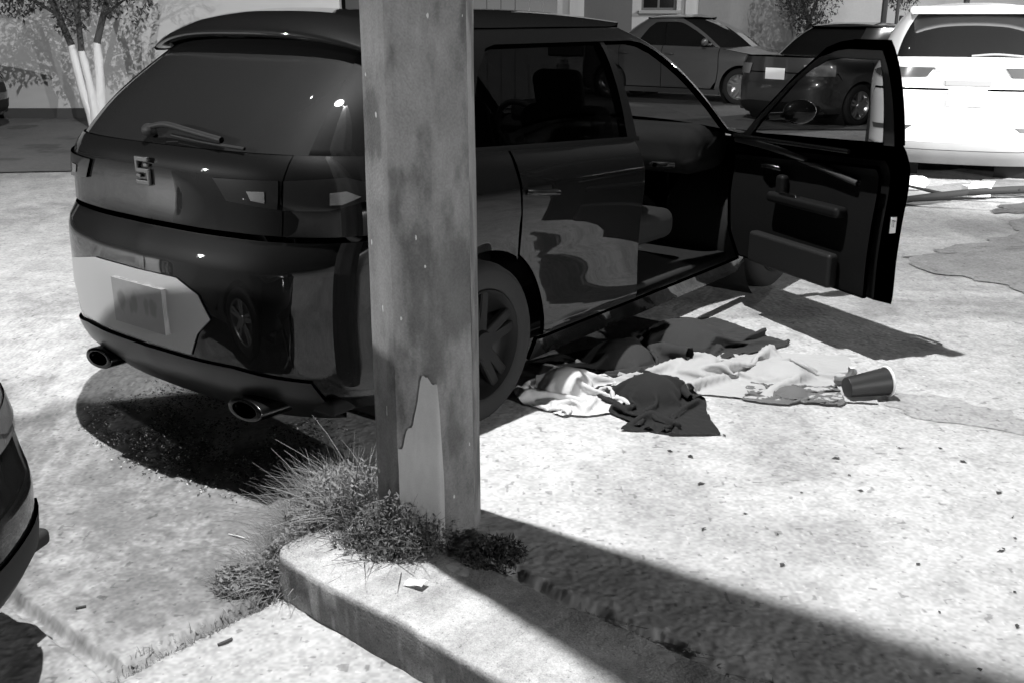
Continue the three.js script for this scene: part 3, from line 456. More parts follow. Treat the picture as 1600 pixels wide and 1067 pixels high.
  const bench = put('rear_bench', box(1.24, 0.18, 0.5, 0, 0.45, 1.45, 0.06), seatMat); const rb = box(1.24, 0.6, 0.14, 0, 0.3, 0, 0.05); rb.rotateX(-0.35); rb.translate(0, 0.5, 1.2); put('backrest', rb, seatMat, bench);
  put('parcel_shelf', box(1.2, 0.03, 0.5, 0, 0.93, 0.72, 0.01), cabinMat);
  put('dashboard', [box(1.36, 0.26, 0.42, 0, 0.82, 3.05, 0.1), box(0.3, 0.4, 0.3, 0, 0.55, 2.98, 0.05), box(0.4, 0.12, 0.2, -0.37, 0.97, 2.95, 0.05)], GP(0.016, 0.8, { specularIntensity: 0.3 }));
  { const t = new THREE.TorusGeometry(0.175, 0.017, 10, 32); t.rotateX(-0.4); t.translate(-0.37, 0.88, 2.74); put('steering_wheel', [t, box(0.3, 0.04, 0.03, -0.37, 0.88, 2.745, 0.01)], cabinMat); }
  put('rear_view_mirror', box(0.22, 0.07, 0.03, 0, 1.33, 2.62, 0.012), cabinMat);
  put('centre_console', box(0.22, 0.2, 0.9, 0, 0.42, 2.5, 0.04), cabinMat);
}

// ---- white sport utility car, rear towards the viewer
{
  const white = GP(0.8, 0.4, { clearcoat: 1, clearcoatRoughness: 0.05 });
  const c = buildCar('white_suv', 'white sport utility car seen from behind, past the open black door', 'car', { paint: white, cell: 0.07, glass: glassBlock, glassRear: glassBlock, valance: G(0.25, 0.6) });
  placeCar(c, 4.12, 9.5, 0.38); c.root.scale.set(0.98, 1.06, 1.0);
  const { low, put, LP } = c, U = (x, v) => low.ux(x, v), Z = (z, v) => low.uz(z, v);
  for (const f of [(p) => p, c.mir]) put('tail_light', panel(f([[U(0.30, 0.93), 0.925], [U(0.36, 0.9), 0.865], [Z(0.25, 0.88), 0.86], [Z(0.45, 0.9), 0.9], [Z(0.25, 0.93), 0.925]]), LP, { cell: 0.05, rim: 0.02, off: 0.014 }), GP(0.06, 0.2, { clearcoat: 1 }));
  put('light_bar', panel([[-U(0.29, 0.92), 0.90], [U(0.29, 0.92), 0.90], [U(0.29, 0.92), 0.925], [-U(0.29, 0.92), 0.925]], LP, { cell: 0.05, rim: 0.01, off: 0.012 }), G(0.45, 0.3));
  put('plate_recess', box(0.40, 0.05, 0.02, 0, 0.862, low.p(0, 0.86)[2] - 0.004, 0.006), G(0.2, 0.5), c.gate);
  put('number_plate', box(0.33, 0.15, 0.012, 0, 0.745, -0.006, 0.004), G(0.5, 0.5), c.gate);
  c.putBoth('bumper_insert', c.both([[U(0.44, 0.5), 0.50], [U(0.5, 0.46), 0.46], [Z(0.3, 0.45), 0.45], [Z(0.34, 0.5), 0.49]], LP, { cell: 0.05, rim: 0.01, off: 0.008 }), G(0.06, 0.5), c.bumper);
  put('lower_guard', panel([[-Z(0.38, 0.3), 0.18], [Z(0.38, 0.3), 0.18], [Z(0.38, 0.3), 0.33], [U(0.5, 0.33), 0.30], [-U(0.5, 0.33), 0.30], [-Z(0.38, 0.3), 0.33]], LP, { cell: 0.06, rim: 0.01, off: 0.02 }), G(0.2, 0.6), c.bumper);
  const sp = box(1.18, 0.07, 0.42, 0, 1.462, 0.70, 0.03); put('roof_spoiler', sp, white);
  put('rear_wiper', tube([[0.0, 1.085, 0.13], [0.2, 1.10, 0.14], [0.44, 1.085, 0.15]], 0.012, 12, 6), G(0.2, 0.5), c.gate);
}
// ---- silver saloon, front to the right
{
  const silver = GP(0.13, 0.35, { metalness: 0.35, clearcoat: 1, clearcoatRoughness: 0.06 });
  const c = buildCar('silver_sedan', 'silver grey sedan parked behind the black hatchback, nose towards the lot', 'car', { paint: silver, cell: 0.08, sedan: true, glass: glassBlock, glassRear: glassBlock, glassFront: glassBlock });
  const f = [0.8, -0.6], yaw = Math.atan2(f[0], f[1]); // right front wheel at (3.4, 16)
  // right of heading
  const r = [Math.cos(yaw), -Math.sin(yaw)]; const fw = [4.0, 18.4];
  placeCar(c, fw[0] - f[0] * 3.5 + 0, fw[1] - f[1] * 3.5, yaw); c.root.position.x -= r[0] * 0.78; c.root.position.z += r[1] * 0.78;
  c.put('number_plate', box(0.31, 0.15, 0.012, 0.0, 0.45, 4.345, 0.004), G(0.7, 0.5));
}
// ---- dark saloon behind it
{
  const dark = GP(0.03, 0.35, { clearcoat: 1, clearcoatRoughness: 0.05 });
  const c = buildCar('dark_sedan', 'dark sedan with pale number plate parked in front of the pale building', 'car', { paint: dark, cell: 0.08, sedan: true, glass: glassBlock, glassRear: glassBlock });
  const f = [0.8, 0.6], yaw = Math.atan2(f[0], f[1]);
  placeCar(c, 3.7, 14.95, yaw); c.root.scale.set(1, 0.92, 1);
  const { low, put, LP } = c, U = (x, v) => low.ux(x, v), Z = (z, v) => low.uz(z, v);
  put('number_plate', box(0.34, 0.17, 0.012, 0, 0.78, 0.035, 0.004), G(0.75, 0.5), c.gate);
  for (const g of [(p) => p, c.mir]) put('tail_light', panel(g([[U(0.45, 0.9), 0.9], [U(0.5, 0.76), 0.76], [Z(0.32, 0.76), 0.76], [Z(0.32, 0.9), 0.9]]), LP, { cell: 0.05, rim: 0.02, off: 0.01 }), GP(0.2, 0.12, { clearcoat: 1 }));
}
// ---- black car whose nose enters beside the slabs
{
  const black = GP(0.006, 0.5, { specularIntensity: 0.12, clearcoat: 1, clearcoatRoughness: 0.03 });
  const c = buildCar('black_sedan', 'black sedan of which only the nose shows beside the low concrete slabs', 'car', { paint: black, cell: 0.05, sedan: true, glass: glassBlock, glassRear: glassBlock, headMat: GP(0.12, 0.12, { clearcoat: 1 }) });
  const yaw = 1.82; placeCar(c, -5.42, 2.80, yaw, LOW + 0.09); c.root.scale.set(1, 0.82, 1);
}
// ---- dark car far left by the wall
{
  const c = buildCar('black_sedan', 'black sedan just showing in front of the boundary wall plinth', 'car', { paint: GP(0.01, 0.4, { clearcoat: 1 }), cell: 0.1, sedan: true, glass: glassBlock, glassRear: glassBlock });
  placeCar(c, -11.3, 14.2, Math.PI / 2, 0);
}

// ------------------------------------------------------------------ the concrete lamp pole
function lampHead(parent, x, y, z, cd, dir) {
  const s = new THREE.Shape(); s.moveTo(-0.32, -0.03); s.quadraticCurveTo(-0.3, 0.1, 0, 0.13); s.quadraticCurveTo(0.3, 0.1, 0.32, -0.03); s.closePath();
  const g = new THREE.ExtrudeGeometry(s, { depth: 0.22, bevelEnabled: true, bevelSize: 0.03, bevelThickness: 0.03, bevelSegments: 3 }); g.translate(0, 0.06, -0.11); g.rotateY(dir); g.translate(x, y, z);
  const head = meshOf('lamp_housing', g, G(0.3, 0.5, { metalness: 0.5 }), parent);
  const b = new THREE.SphereGeometry(0.19, 20, 12); b.scale(1.8, 0.35, 1.0); b.rotateY(dir); b.translate(x, y - 0.02, z);
  meshOf('lamp_lens', b, new THREE.MeshStandardMaterial({ color: grey(0.8), emissive: grey(1), emissiveIntensity: 160, roughness: 0.4 }), parent);
  const l = new THREE.PointLight(0xffffff, cd, 0, 2); l.position.set(x, y - 0.14, z); l.castShadow = true; l.shadow.radius = 2; l.shadow.mapSize.set(2048, 2048); l.name = 'lamp_light'; parent.add(l);
}
const polePos = [-0.252, 2.86];
{
  const p = thing('concrete_lamp_pole', 'tall stained octagonal concrete pole standing in weeds at the end of the kerb', 'lamp pole', V(polePos[0], polePos[1], 0));
  const H = 8.2, rings = 90, pos = [], uv = [], idx = []; const K = 8, per = 6;
  for (let j = 0; j <= rings; j++) {
    const y = -0.3 + (H + 0.3) * Math.pow(j / rings, 1.6), R = lerp(0.150, 0.116, clamp(y / H, 0, 1)) / Math.cos(Math.PI / 8);
    for (let k = 0; k <= K * per; k++) {
      const f = Math.floor(k / per) % K, t = (k % per) / per, a0 = (f + 0.5) * Math.PI / 4 + 0.13, a1 = (f + 1.5) * Math.PI / 4 + 0.13;
      // rounded arrises
      const tt = t; let x = lerp(Math.cos(a0), Math.cos(a1), tt), z = lerp(Math.sin(a0), Math.sin(a1), tt); const soft = (t === 0) ? 0.985 : 1; const w = 1 + (fbm(k * 0.35, y * 3, 3, 50) - 0.5) * 0.03 * (y < 3 ? 1 : 0);
      // a long shallow form-mark seam on one face
      pos.push(x * R * soft * w, y, z * R * soft * w); uv.push(k / (K * per) , y / 3.2);
    }
  }
  const n = K * per + 1; for (let j = 0; j < rings; j++) for (let k = 0; k < n - 1; k++) { const a = j * n + k; idx.push(a, a + n, a + 1, a + 1, a + n, a + n + 1); }
  const g = new THREE.BufferGeometry(); g.setAttribute('position', new THREE.Float32BufferAttribute(pos, 3)); g.setAttribute('uv', new THREE.Float32BufferAttribute(uv, 2)); g.setIndex(idx); const gg = g.toNonIndexed(); gg.computeVertexNormals();
  const map = texFrom(1024, 2048, (x, y) => {
    const Y = y * 3.2, X = x * 1.0; // metres up, metres round
    let v = 0.2 + 0.12 * (fbm(X * 5, Y * 2.4, 5, 14) - 0.5) + 0.05 * (vnoise(X * 260, Y * 240, 6) - 0.5) + 0.10 * (fbm(X * 20, Y * 12, 4, 88) - 0.5);
    const run = Math.exp(-(((X - 0.665 + 0.012 * fbm(Y * 6, 1, 3, 2)) / 0.011) ** 2)); v *= 1 - 0.5 * run * sstep(0.35, 0.6, fbm(Y * 9, 4, 3, 7)); // dark run down one arris
    v *= 1 - 0.45 * sstep(0.5, 0.7, fbm(X * 13, Y * 5, 5, 24));
    const chip = fbm(X * 40, Y * 20, 2, 71); if (chip > 0.9) v = 0.5;
    return v;
  }, true);
  meshOf('pole_shaft', gg, new THREE.MeshStandardMaterial({ map, bumpMap: (() => { const t = concreteBump.clone(); t.repeat.set(0.6, 1.9); t.needsUpdate = true; return t; })(), bumpScale: 0.0018, roughness: 0.9 }), p);
  // bare render patch low on the shaft, a thin raised skin
  const patch = []; const seg = (a, y0, y1, top) => { };
  { // skin follows the octagon faces turned to the viewer
    const ps = [], ix = [], ny = 34, nk = 26; const R = 0.150;
    const outl = (t) => t < 0.35 ? 0.30 + 0.3 * t : t < 0.5 ? lerp(0.405, 0.50, (t - 0.35) / 0.15) : t < 0.9 ? 0.50 + 0.04 * Math.sin((t - 0.5) * 7.8) : lerp(0.50, 0.2, (t - 0.9) / 0.1); // top of patch by position round the face
    for (let k = 0; k <= nk; k++) for (let j = 0; j <= ny; j++) { const t = k / nk, a = lerp(-2.06, -1.22, t); const top = outl(t) + 0.05 * (fbm(t * 9, 2, 3, 18) - 0.5), y = lerp(-0.05, Math.max(0.12, top), j / ny);
      const aa = ((a - 0.13) % (Math.PI / 4) + Math.PI * 2) % (Math.PI / 4) , fc = Math.PI / 4, face = Math.abs(-a - 0.13 - fc * Math.round((-a - 0.13) / fc)); const rad = R / Math.cos(face) + 0.0022 + 0.002 * fbm(t * 12, y * 20, 3, 4);
      ps.push(Math.cos(a) * rad, y, -Math.sin(a) * rad); }
    for (let k = 0; k < nk; k++) for (let j = 0; j < ny; j++) { const a = k * (ny + 1) + j; ix.push(a, a + ny + 1, a + 1, a + 1, a + ny + 1, a + ny + 2); }
    const q = new THREE.BufferGeometry(); q.setAttribute('position', new THREE.Float32BufferAttribute(ps, 3)); q.setIndex(ix); q.computeVertexNormals();
    const uvq = []; for (let i = 0; i < ps.length; i += 3) uvq.push(ps[i] * 2, ps[i + 1] * 2); q.setAttribute('uv', new THREE.Float32BufferAttribute(uvq, 2));
    const m = meshOf('render_patch', q, new THREE.MeshStandardMaterial({ map: plasterMap, color: grey(0.46), roughness: 0.95 }), p); m.userData.label = 'paler patch of render low on the pole';
  }
  const lx = LAMP_POLE.x - polePos[0], lz = -(LAMP_POLE.d - polePos[1]);
  meshOf('lamp_arm', tube([[0, 7.2, 0], [lx * 0.25, 7.52, lz * 0.25], [lx * 0.6, 7.68, lz * 0.6], [lx * 0.95, 7.66, lz * 0.95]], 0.028, 24, 10), G(0.3, 0.5, { metalness: 0.6 }), p);
  lampHead(p, lx, LAMP_POLE.y + 0.12, lz, LAMP_POLE.cd, Math.atan2(-lz, lx));
}
for (const l of LAMPS) {
  const p = thing('street_lamp', l.label, 'street lamp', V(l.px, l.pd, 0), 'street lamps round the lot'); const dx = l.x - l.px, dz = -(l.d - l.pd);
  meshOf('post', taper(new THREE.Vector3(0, 0, 0), new THREE.Vector3(0, l.y + 0.05, 0), 0.09, 0.05, 14), G(0.25, 0.5, { metalness: 0.6 }), p);
  meshOf('arm', tube([[0, l.y - 0.2, 0], [dx * 0.4, l.y + 0.12, dz * 0.4], [dx * 0.98, l.y + 0.18, dz * 0.98]], 0.03, 16, 8), G(0.25, 0.5, { metalness: 0.6 }), p);
  meshOf('base_plate', box(0.3, 0.03, 0.3, 0, 0.015, 0, 0.005), G(0.25, 0.6, { metalness: 0.6 }), p);
  lampHead(p, dx, l.y + 0.12, dz, l.cd, Math.atan2(-dz, dx));
}

{ // added floodlight, out of view, put in to brighten the white car
  const p = thing('added_flood_mast', 'added mast with an unseen floodlight that brightens the white car', 'floodlight', V(ADDED_FLOOD.x, ADDED_FLOOD.d, 0)); meshOf('mast', taper(new THREE.Vector3(0, 0, -0.0), new THREE.Vector3(0, ADDED_FLOOD.y + 0.1, 0), 0.07, 0.05, 12), G(0.2, 0.5, { metalness: 0.6 }), p);
  const dir = new THREE.Vector3(ADDED_FLOOD.tx - ADDED_FLOOD.x, ADDED_FLOOD.ty - ADDED_FLOOD.y, -(ADDED_FLOOD.td - ADDED_FLOOD.d)).normalize(), q = new THREE.Quaternion().setFromUnitVectors(new THREE.Vector3(0, 0, 1), dir), at = (g, o) => { g.applyQuaternion(q); g.translate(dir.x * o, ADDED_FLOOD.y + dir.y * o, dir.z * o); return g; };
  meshOf('lamp_housing', at(box(0.36, 0.28, 0.12, 0, 0, 0, 0.03), 0.16), G(0.05, 0.5), p); meshOf('lamp_glass', at(box(0.3, 0.22, 0.01, 0, 0, 0, 0.004), 0.232), new THREE.MeshStandardMaterial({ color: grey(0.8), emissive: grey(1), emissiveIntensity: 10 }), p);
  const l = new THREE.SpotLight(0xffffff, ADDED_FLOOD.cd, 0, 0.25, 0.5, 2); l.position.copy(dir).multiplyScalar(0.3).add(new THREE.Vector3(0, ADDED_FLOOD.y, 0)); l.target.position.copy(dir).multiplyScalar(6).add(new THREE.Vector3(0, ADDED_FLOOD.y, 0)); l.target.name = 'aim'; l.name = 'lamp_light'; l.castShadow = true; l.shadow.radius = 6; p.add(l); p.add(l.target);
}

// ------------------------------------------------------------------ vegetation
function blade(list, x, y, z, h, lean, dir, w, curl = 1) {
  const n = 5, dx = Math.cos(dir), dz = Math.sin(dir), sx = -dz, sz = dx;
  const pos = [], idx = [];
  for (let i = 0; i <= n; i++) { const t = i / n, o = lean * Math.pow(t, 1.8) * curl, yy = y + h * (t - 0.35 * Math.min(1, lean / h) * t * t), ww = w * (1 - t * 0.9); pos.push(x + dx * o - sx * ww, yy, z + dz * o - sz * ww, x + dx * o + sx * ww, yy + 0.001, z + dz * o + sz * ww); }
  for (let i = 0; i < n; i++) { const a = 2 * i; idx.push(a, a + 1, a + 2, a + 1, a + 3, a + 2); }
  list.push({ pos, idx });
}
function bladesGeo(list) { const pos = [], idx = []; for (const b of list) { const k = pos.length / 3; for (const v of b.pos) pos.push(v); for (const i of b.idx) idx.push(i + k); } const g = new THREE.BufferGeometry(); g.setAttribute('position', new THREE.Float32BufferAttribute(pos, 3)); g.setIndex(idx); g.computeVertexNormals(); return g; }
function leafInto(list, x, y, z, l, w, ax, ay) { // small pointed leaf
  const c = new THREE.Euler(ax, ay, 0, 'YXZ'), P = [[0, 0, 0], [-w, 0.12 * w, l * 0.4], [0, 0, l * 0.45], [w, 0.12 * w, l * 0.4], [0, -0.1 * l, l]].map((p) => new THREE.Vector3(...p).applyEuler(c)); const pos = []; for (const p of P) pos.push(p.x + x, p.y + y, p.z + z); list.push({ pos, idx: [0, 2, 1, 0, 3, 2, 1, 2, 4, 2, 3, 4] });
}
const leafMat = new THREE.MeshPhysicalMaterial({ color: grey(0.1), roughness: 0.8, side: THREE.DoubleSide });
const dryMat = new THREE.MeshPhysicalMaterial({ color: grey(0.22), roughness: 0.9, side: THREE.DoubleSide }), greenMat = new THREE.MeshPhysicalMaterial({ color: grey(0.055), roughness: 0.7, side: THREE.DoubleSide });
function weedClump(label, cx, cd, rx, rd, n, h0, h1, mat, leafN = 0) {
  const base = V(cx, cd, gh(cx, cd)), t = thing('weed_clump', label, 'weeds', base), L = [], M = [];
  for (let i = 0; i < n; i++) { const a = rr(0, 6.283), q = Math.sqrt(rnd()), x = Math.cos(a) * q * rx, d = Math.sin(a) * q * rd, y = gh(cx + x, cd + d) - base.y - 0.005; blade(L, x, y, -d, rr(h0, h1) * (1.15 - 0.5 * q), rr(0.02, 0.5) * h1 * 1.4, rr(0, 6.283), rnd() < 0.12 ? rr(0.002, 0.004) : rr(0.0006, 0.0018), rr(0.5, 1.5)); }
  meshOf('blades', bladesGeo(L), mat, t);
  for (let i = 0; i < leafN; i++) { const a = rr(0, 6.283), q = Math.sqrt(rnd()), x = Math.cos(a) * q * rx, d = Math.sin(a) * q * rd, y = gh(cx + x, cd + d) - base.y; leafInto(M, x, y + rr(0.01, h1 * 0.75) * (1.1 - q * 0.6), -d, rr(0.006, 0.026), rr(0.0015, 0.006), rr(-1.0, 1.2), rr(0, 6.283)); }
  if (leafN) meshOf('leaves', bladesGeo(M), mat, t);
  return t;
}
weedClump('tall dry weeds tangled against the left side of the concrete pole', -0.585, 3.0, 0.15, 0.20, 2300, 0.06, 0.30, dryMat, 2600);
weedClump('fine dry grass tuft over the end of the kerb', -0.685, 2.76, 0.09, 0.12, 1700, 0.04, 0.20, dryMat, 1600);
weedClump('low weeds spilling onto the slab below the kerb end', -0.82, 2.72, 0.08, 0.09, 800, 0.015, 0.08, dryMat, 600);
weedClump('dark leafy weeds in front of the concrete pole foot', -0.36, 2.71, 0.19, 0.10, 1000, 0.04, 0.22, leafMat, 2600);
weedClump('small dark leafy weeds at the corner of pole and kerb', -0.06, 2.64, 0.10, 0.07, 300, 0.02, 0.09, greenMat, 900);
weedClump('bright dry straws leaning on the pole beside the car bumper', -0.50, 3.05, 0.06, 0.08, 120, 0.14, 0.40, new THREE.MeshPhysicalMaterial({ color: grey(0.4), roughness: 0.9, side: THREE.DoubleSide }), 0);
{ // grass creeping along the slab joint and crack
  const L = []; for (let i = 0; i < 900; i++) { const t = Math.pow(rnd(), 1.5), x = lerp(j2a[0], j2b[0] + 0.25, t * 0.62) + rr(-0.035, 0.035), d = lerp(j2a[1], j2b[1] + 0.28, t * 0.62) + rr(-0.03, 0.03); blade(L, x, gh(x, d) - 0.004, -d, rr(0.006, 0.028), rr(0.005, 0.03), rr(0, 6.283), rr(0.0008, 0.002)); }
  for (let i = 0; i < 700; i++) { const s = rr(0.0, 1.6), x = kerbL0[0] + kerbDir[0] * s + kerbN[0] * (0.385 + rr(-0.02, 0.03)), d = kerbL0[1] + kerbDir[1] * s + kerbN[1] * (0.385 + rr(-0.02, 0.03)); if (fbm(s * 4, 3, 2, 5) < 0.45) continue; blade(L, x, gh(x, d) - 0.004, -d, rr(0.006, 0.02), rr(0.005, 0.02), rr(0, 6.283), rr(0.0008, 0.002)); }
  const o = meshOf('joint_grass', bladesGeo(L), dryMat); tag(o, 'short dry grass creeping along the slab joints and kerb crack', 'grass', null, 'stuff');
}
{ // leaf litter under the rear bumper: dark flakes, and pale ones painted as lit specks
  const o = new THREE.Group(); o.name = numbered('leaf_litter'); scene.add(o); tag(o, 'leaf litter with pale flakes painted as lit specks under the hatchback rear bumper', 'leaf litter', null, 'stuff');
  for (const [nm, num, col, lo, hi] of [['dark_flakes', 9000, 0.07, 0.004, 0.018], ['lit_specks', 7000, 0.6, 0.004, 0.014]]) {
    const L = []; for (let i = 0; i < num; i++) { const cx = rr(-1.0, 0.75), cz = rr(-0.22, 0.6); const c = Math.cos(CAR.yaw), s = Math.sin(CAR.yaw), x = CAR.x + cx * c + cz * s, d = CAR.d - cx * s + cz * c; const e = ((cx + 0.02) / 0.78) ** 2 + ((cz - 0.25) / 0.36) ** 2; if (e > rr(0.4, 1.0) || fbm(x * 9, d * 9, 3, 7) < 0.42) continue; leafInto(L, x, gh(x, d) + rr(0.001, 0.007), -d, rr(lo, hi), rr(lo * 0.4, hi * 0.35), rr(-0.9, 0.9), rr(0, 6.283)); }
    const m = meshOf(nm, bladesGeo(L), new THREE.MeshStandardMaterial({ color: grey(col), roughness: 0.9, side: THREE.DoubleSide }), o); m.userData.kind = 'stuff';
  }
}
function leafyTree(label, x, d, trunks, crown, leafN, group, leafCol, trunkMat, size = 0.05) {
  const t = thing('tree', label, 'tree', V(x, d, 0), group); const limb = [];
  for (const [a, b, r0, r1, white] of trunks) { const A = new THREE.Vector3(...a), B = new THREE.Vector3(...b); if (white) { const mid = A.clone().lerp(B, 0.5).add(new THREE.Vector3(rr(-0.03, 0.03), 0, rr(-0.03, 0.03))), path = new THREE.CatmullRomCurve3([A, A.clone().lerp(mid, 0.5), mid, B]), g = new THREE.TubeGeometry(path, 30, 1, 12), p = g.attributes.position, nn = g.attributes.normal; for (let i = 0; i < p.count; i++) { const q = Math.floor(i / 13) / 30, cpt = path.getPointAt(q), rad = lerp(r0, r1, q) * (1 + 0.35 * (fbm(i % 13 % 12 * 0.9, q * 9 + r0 * 50, 3, 4) - 0.5)) + 0.03 * Math.exp(-q * 14); p.setXYZ(i, cpt.x + nn.getX(i) * rad, cpt.y + nn.getY(i) * rad, cpt.z + nn.getZ(i) * rad); } g.computeVertexNormals(); meshOf('trunk', g, trunkMat, t); } else limb.push(taper(A, B, r0, r1, 8)); }
  if (limb.length) meshOf('limbs', merge(limb), G(0.06, 0.9), t);
  const L = []; for (const [cx, cy, cz, rx, ry, rz, k] of crown) { const n = Math.round(leafN * k); for (let i = 0; i < n; i++) { const a = rr(0, 6.283), q = Math.acos(rr(-1, 1)), w = Math.pow(rnd(), 0.45); const px = Math.cos(a) * Math.sin(q) * w, py = Math.cos(q) * w, pz = Math.sin(a) * Math.sin(q) * w; if (fbm((px * rx + 9) * 3 + cx, (py * ry + pz * rz + 9) * 3, 2, 3) < 0.42) continue; leafInto(L, cx + px * rx, cy + py * ry, cz + pz * rz, rr(size, size * 2.2), rr(size * 0.25, size * 0.5), rr(-1, 1.2), rr(0, 6.283)); } }
  meshOf('crown', bladesGeo(L), new THREE.MeshPhysicalMaterial({ color: grey(leafCol), roughness: 0.7, side: THREE.DoubleSide }), t); return t;
}
const limeMat = new THREE.MeshStandardMaterial({ map: plasterMap, color: grey(0.85), roughness: 0.9 });
leafyTree('garden tree with three whitewashed trunks in front of the boundary wall', -5.78, 14.4, [
  [[0.02, 0, 0], [-0.18, 1.12, 0], 0.075, 0.05, 1], [[0.05, 0, 0.03], [-0.03, 1.05, 0.06], 0.07, 0.045, 1], [[0.1, 0, 0], [0.16, 1.15, -0.02], 0.075, 0.05, 1],
  [[-0.18, 1.12, 0], [-0.5, 2.2, 0.1], 0.05, 0.03], [[-0.03, 1.05, 0.06], [0.05, 2.3, 0.2], 0.045, 0.025], [[0.16, 1.15, -0.02], [0.55, 2.3, -0.1], 0.05, 0.03], [[-0.3, 1.5, 0], [-0.8, 1.9, 0.3], 0.025, 0.01], [[0.3, 1.5, 0], [0.75, 1.75, 0.2], 0.025, 0.01]],
  [[0, 2.25, 0, 1.15, 0.72, 1.0, 1], [-0.75, 1.75, 0.1, 0.45, 0.3, 0.45, 0.12], [0.7, 1.7, 0.2, 0.35, 0.35, 0.4, 0.12], [-0.05, 1.45, 0.1, 0.3, 0.3, 0.3, 0.05]], 5200, null, 0.05, limeMat);
leafyTree('bushy dark garden tree beside the bright building wall', 6.75, 24.5, [[[0, 0, 0], [0.05, 1.4, 0], 0.09, 0.06, 1], [[0.05, 1.4, 0], [0.3, 2.2, 0], 0.05, 0.02], [[0.05, 1.4, 0], [-0.3, 2.1, 0.1], 0.05, 0.02]], [[0, 1.95, 0, 0.78, 0.75, 0.7, 1], [0.1, 1.3, 0.1, 0.45, 0.35, 0.4, 0.25]], 4200, null, 0.04, G(0.08, 0.9), 0.045);
leafyTree('dense dark clipped bush on stem by the gate post', 7.6, 20.9, [[[0, 0, 0], [0, 1.5, 0], 0.06, 0.05, 1]], [[0, 1.95, 0, 0.42, 0.4, 0.42, 1]], 3200, null, 0.03, G(0.08, 0.9), 0.035);

// ------------------------------------------------------------------ walls and buildings behind
const plaster = (v, rep) => { const m = plasterMap.clone(); m.repeat.set(rep, rep); m.needsUpdate = true; return new THREE.MeshStandardMaterial({ map: m, color: grey(v), roughness: 0.95 }); };
{
  const w = thing('boundary_wall', 'plastered boundary wall behind the whitewashed tree', 'wall', V(-9, 16.0, 0));
  meshOf('wall_face', box(12.9, 3.4, 0.2, 0, 1.7, 0), plaster(0.6, 0.4), w);
  meshOf('plinth', box(12.9, 0.16, 0.06, 0, 0.08, 0.13), G(0.06, 0.9), w);
  meshOf('coping', box(12.96, 0.1, 0.3, 0, 3.451, 0), plaster(0.5, 1), w);
}
{
  const w = thing('dark_gate', 'dark metal gate between the boundary wall and the pale building', 'gate', V(-0.95, 17.2, 0));
  for (let i = 0; i < 15; i++) meshOf('panel', box(0.22, 2.6, 0.03, -1.6 + i * 0.226, 1.35, 0, 0.004), G(0.05, 0.6), w);
  meshOf('rail', box(3.5, 0.08, 0.05, 0, 0.4, -0.045), G(0.05, 0.6), w); meshOf('rail', box(3.5, 0.08, 0.05, 0, 2.3, -0.045), G(0.05, 0.6), w);
}
{
  const b = thing('pale_building', 'pale plastered building with window and downpipes behind the parked cars', 'building', V(6.5, 25.6, 0));
  const wall = meshOf('wall', (() => { // front wall with an opening for the window
    const s = new THREE.Shape([[-6.2, 0], [9, 0], [9, 4.2], [-6.2, 4.2]].map(([x, y]) => new THREE.Vector2(x, y))); const h = new THREE.Path([[-3.45, 1.62], [-2.62, 1.62], [-2.62, 2.7], [-3.45, 2.7]].map(([x, y]) => new THREE.Vector2(x, y))); s.holes.push(h); return new THREE.ExtrudeGeometry(s, { depth: 0.25, bevelEnabled: false }); })(), plaster(0.72, 0.25), b);
  const fr = meshOf('window', merge([box(0.06, 1.08, 0.06, -3.42, 2.16, 0.12), box(0.06, 1.08, 0.06, -2.65, 2.16, 0.12), box(0.05, 1.08, 0.06, -3.035, 2.16, 0.12), box(0.77, 0.06, 0.06, -3.035, 2.67, 0.121), box(0.77, 0.06, 0.06, -3.035, 1.65, 0.121)]), G(0.12, 0.5), b);
  meshOf('pane', box(0.34, 0.96, 0.01, -3.225, 2.16, 0.12), glassBlock, fr); meshOf('pane', box(0.34, 0.96, 0.01, -2.845, 2.16, 0.12), glassBlock, fr);
  meshOf('window_sill', box(1.0, 0.07, 0.2, -3.035, 1.58, 0.32, 0.01), plaster(0.5, 1), b);
  meshOf('dark_panel', box(1.15, 3.2, 0.06, -4.25, 1.6, 0.29), plaster(0.2, 0.5), b);
  meshOf('pilaster', box(0.34, 4.2, 0.14, -4.98, 2.1, 0.33), plaster(0.8, 0.5), b);
  meshOf('pilaster', box(0.26, 4.2, 0.12, -2.3, 2.1, 0.32), plaster(0.8, 0.5), b);
  meshOf('grey_render', box(2.3, 4.0, 0.03, -0.95, 2.0, 0.272), plaster(0.36, 0.4), b);
  meshOf('plinth', box(15.1, 0.4, 0.05, 1.4, 0.2, 0.285), plaster(0.3, 0.4), b);
  meshOf('parapet', box(15.3, 0.2, 0.4, 1.4, 4.301, 0.12), plaster(0.6, 0.4), b);
}
for (const [x, d, r] of [[6.55, 18.9, 0.05], [6.78, 18.9, 0.03], [7.85, 18.6, 0.05]]) {
  const p = thing('gate_post', 'slim dark metal post standing before the bright wall', 'post', V(x, d, 0), 'metal posts before the bright wall'); meshOf('shaft', new THREE.CylinderGeometry(r, r, 2.6, 10).translate(0, 1.3, 0), G(0.07, 0.5), p); meshOf('cap', new THREE.SphereGeometry(r * 1.4, 10, 8).translate(0, 2.62, 0), G(0.07, 0.5), p);
}
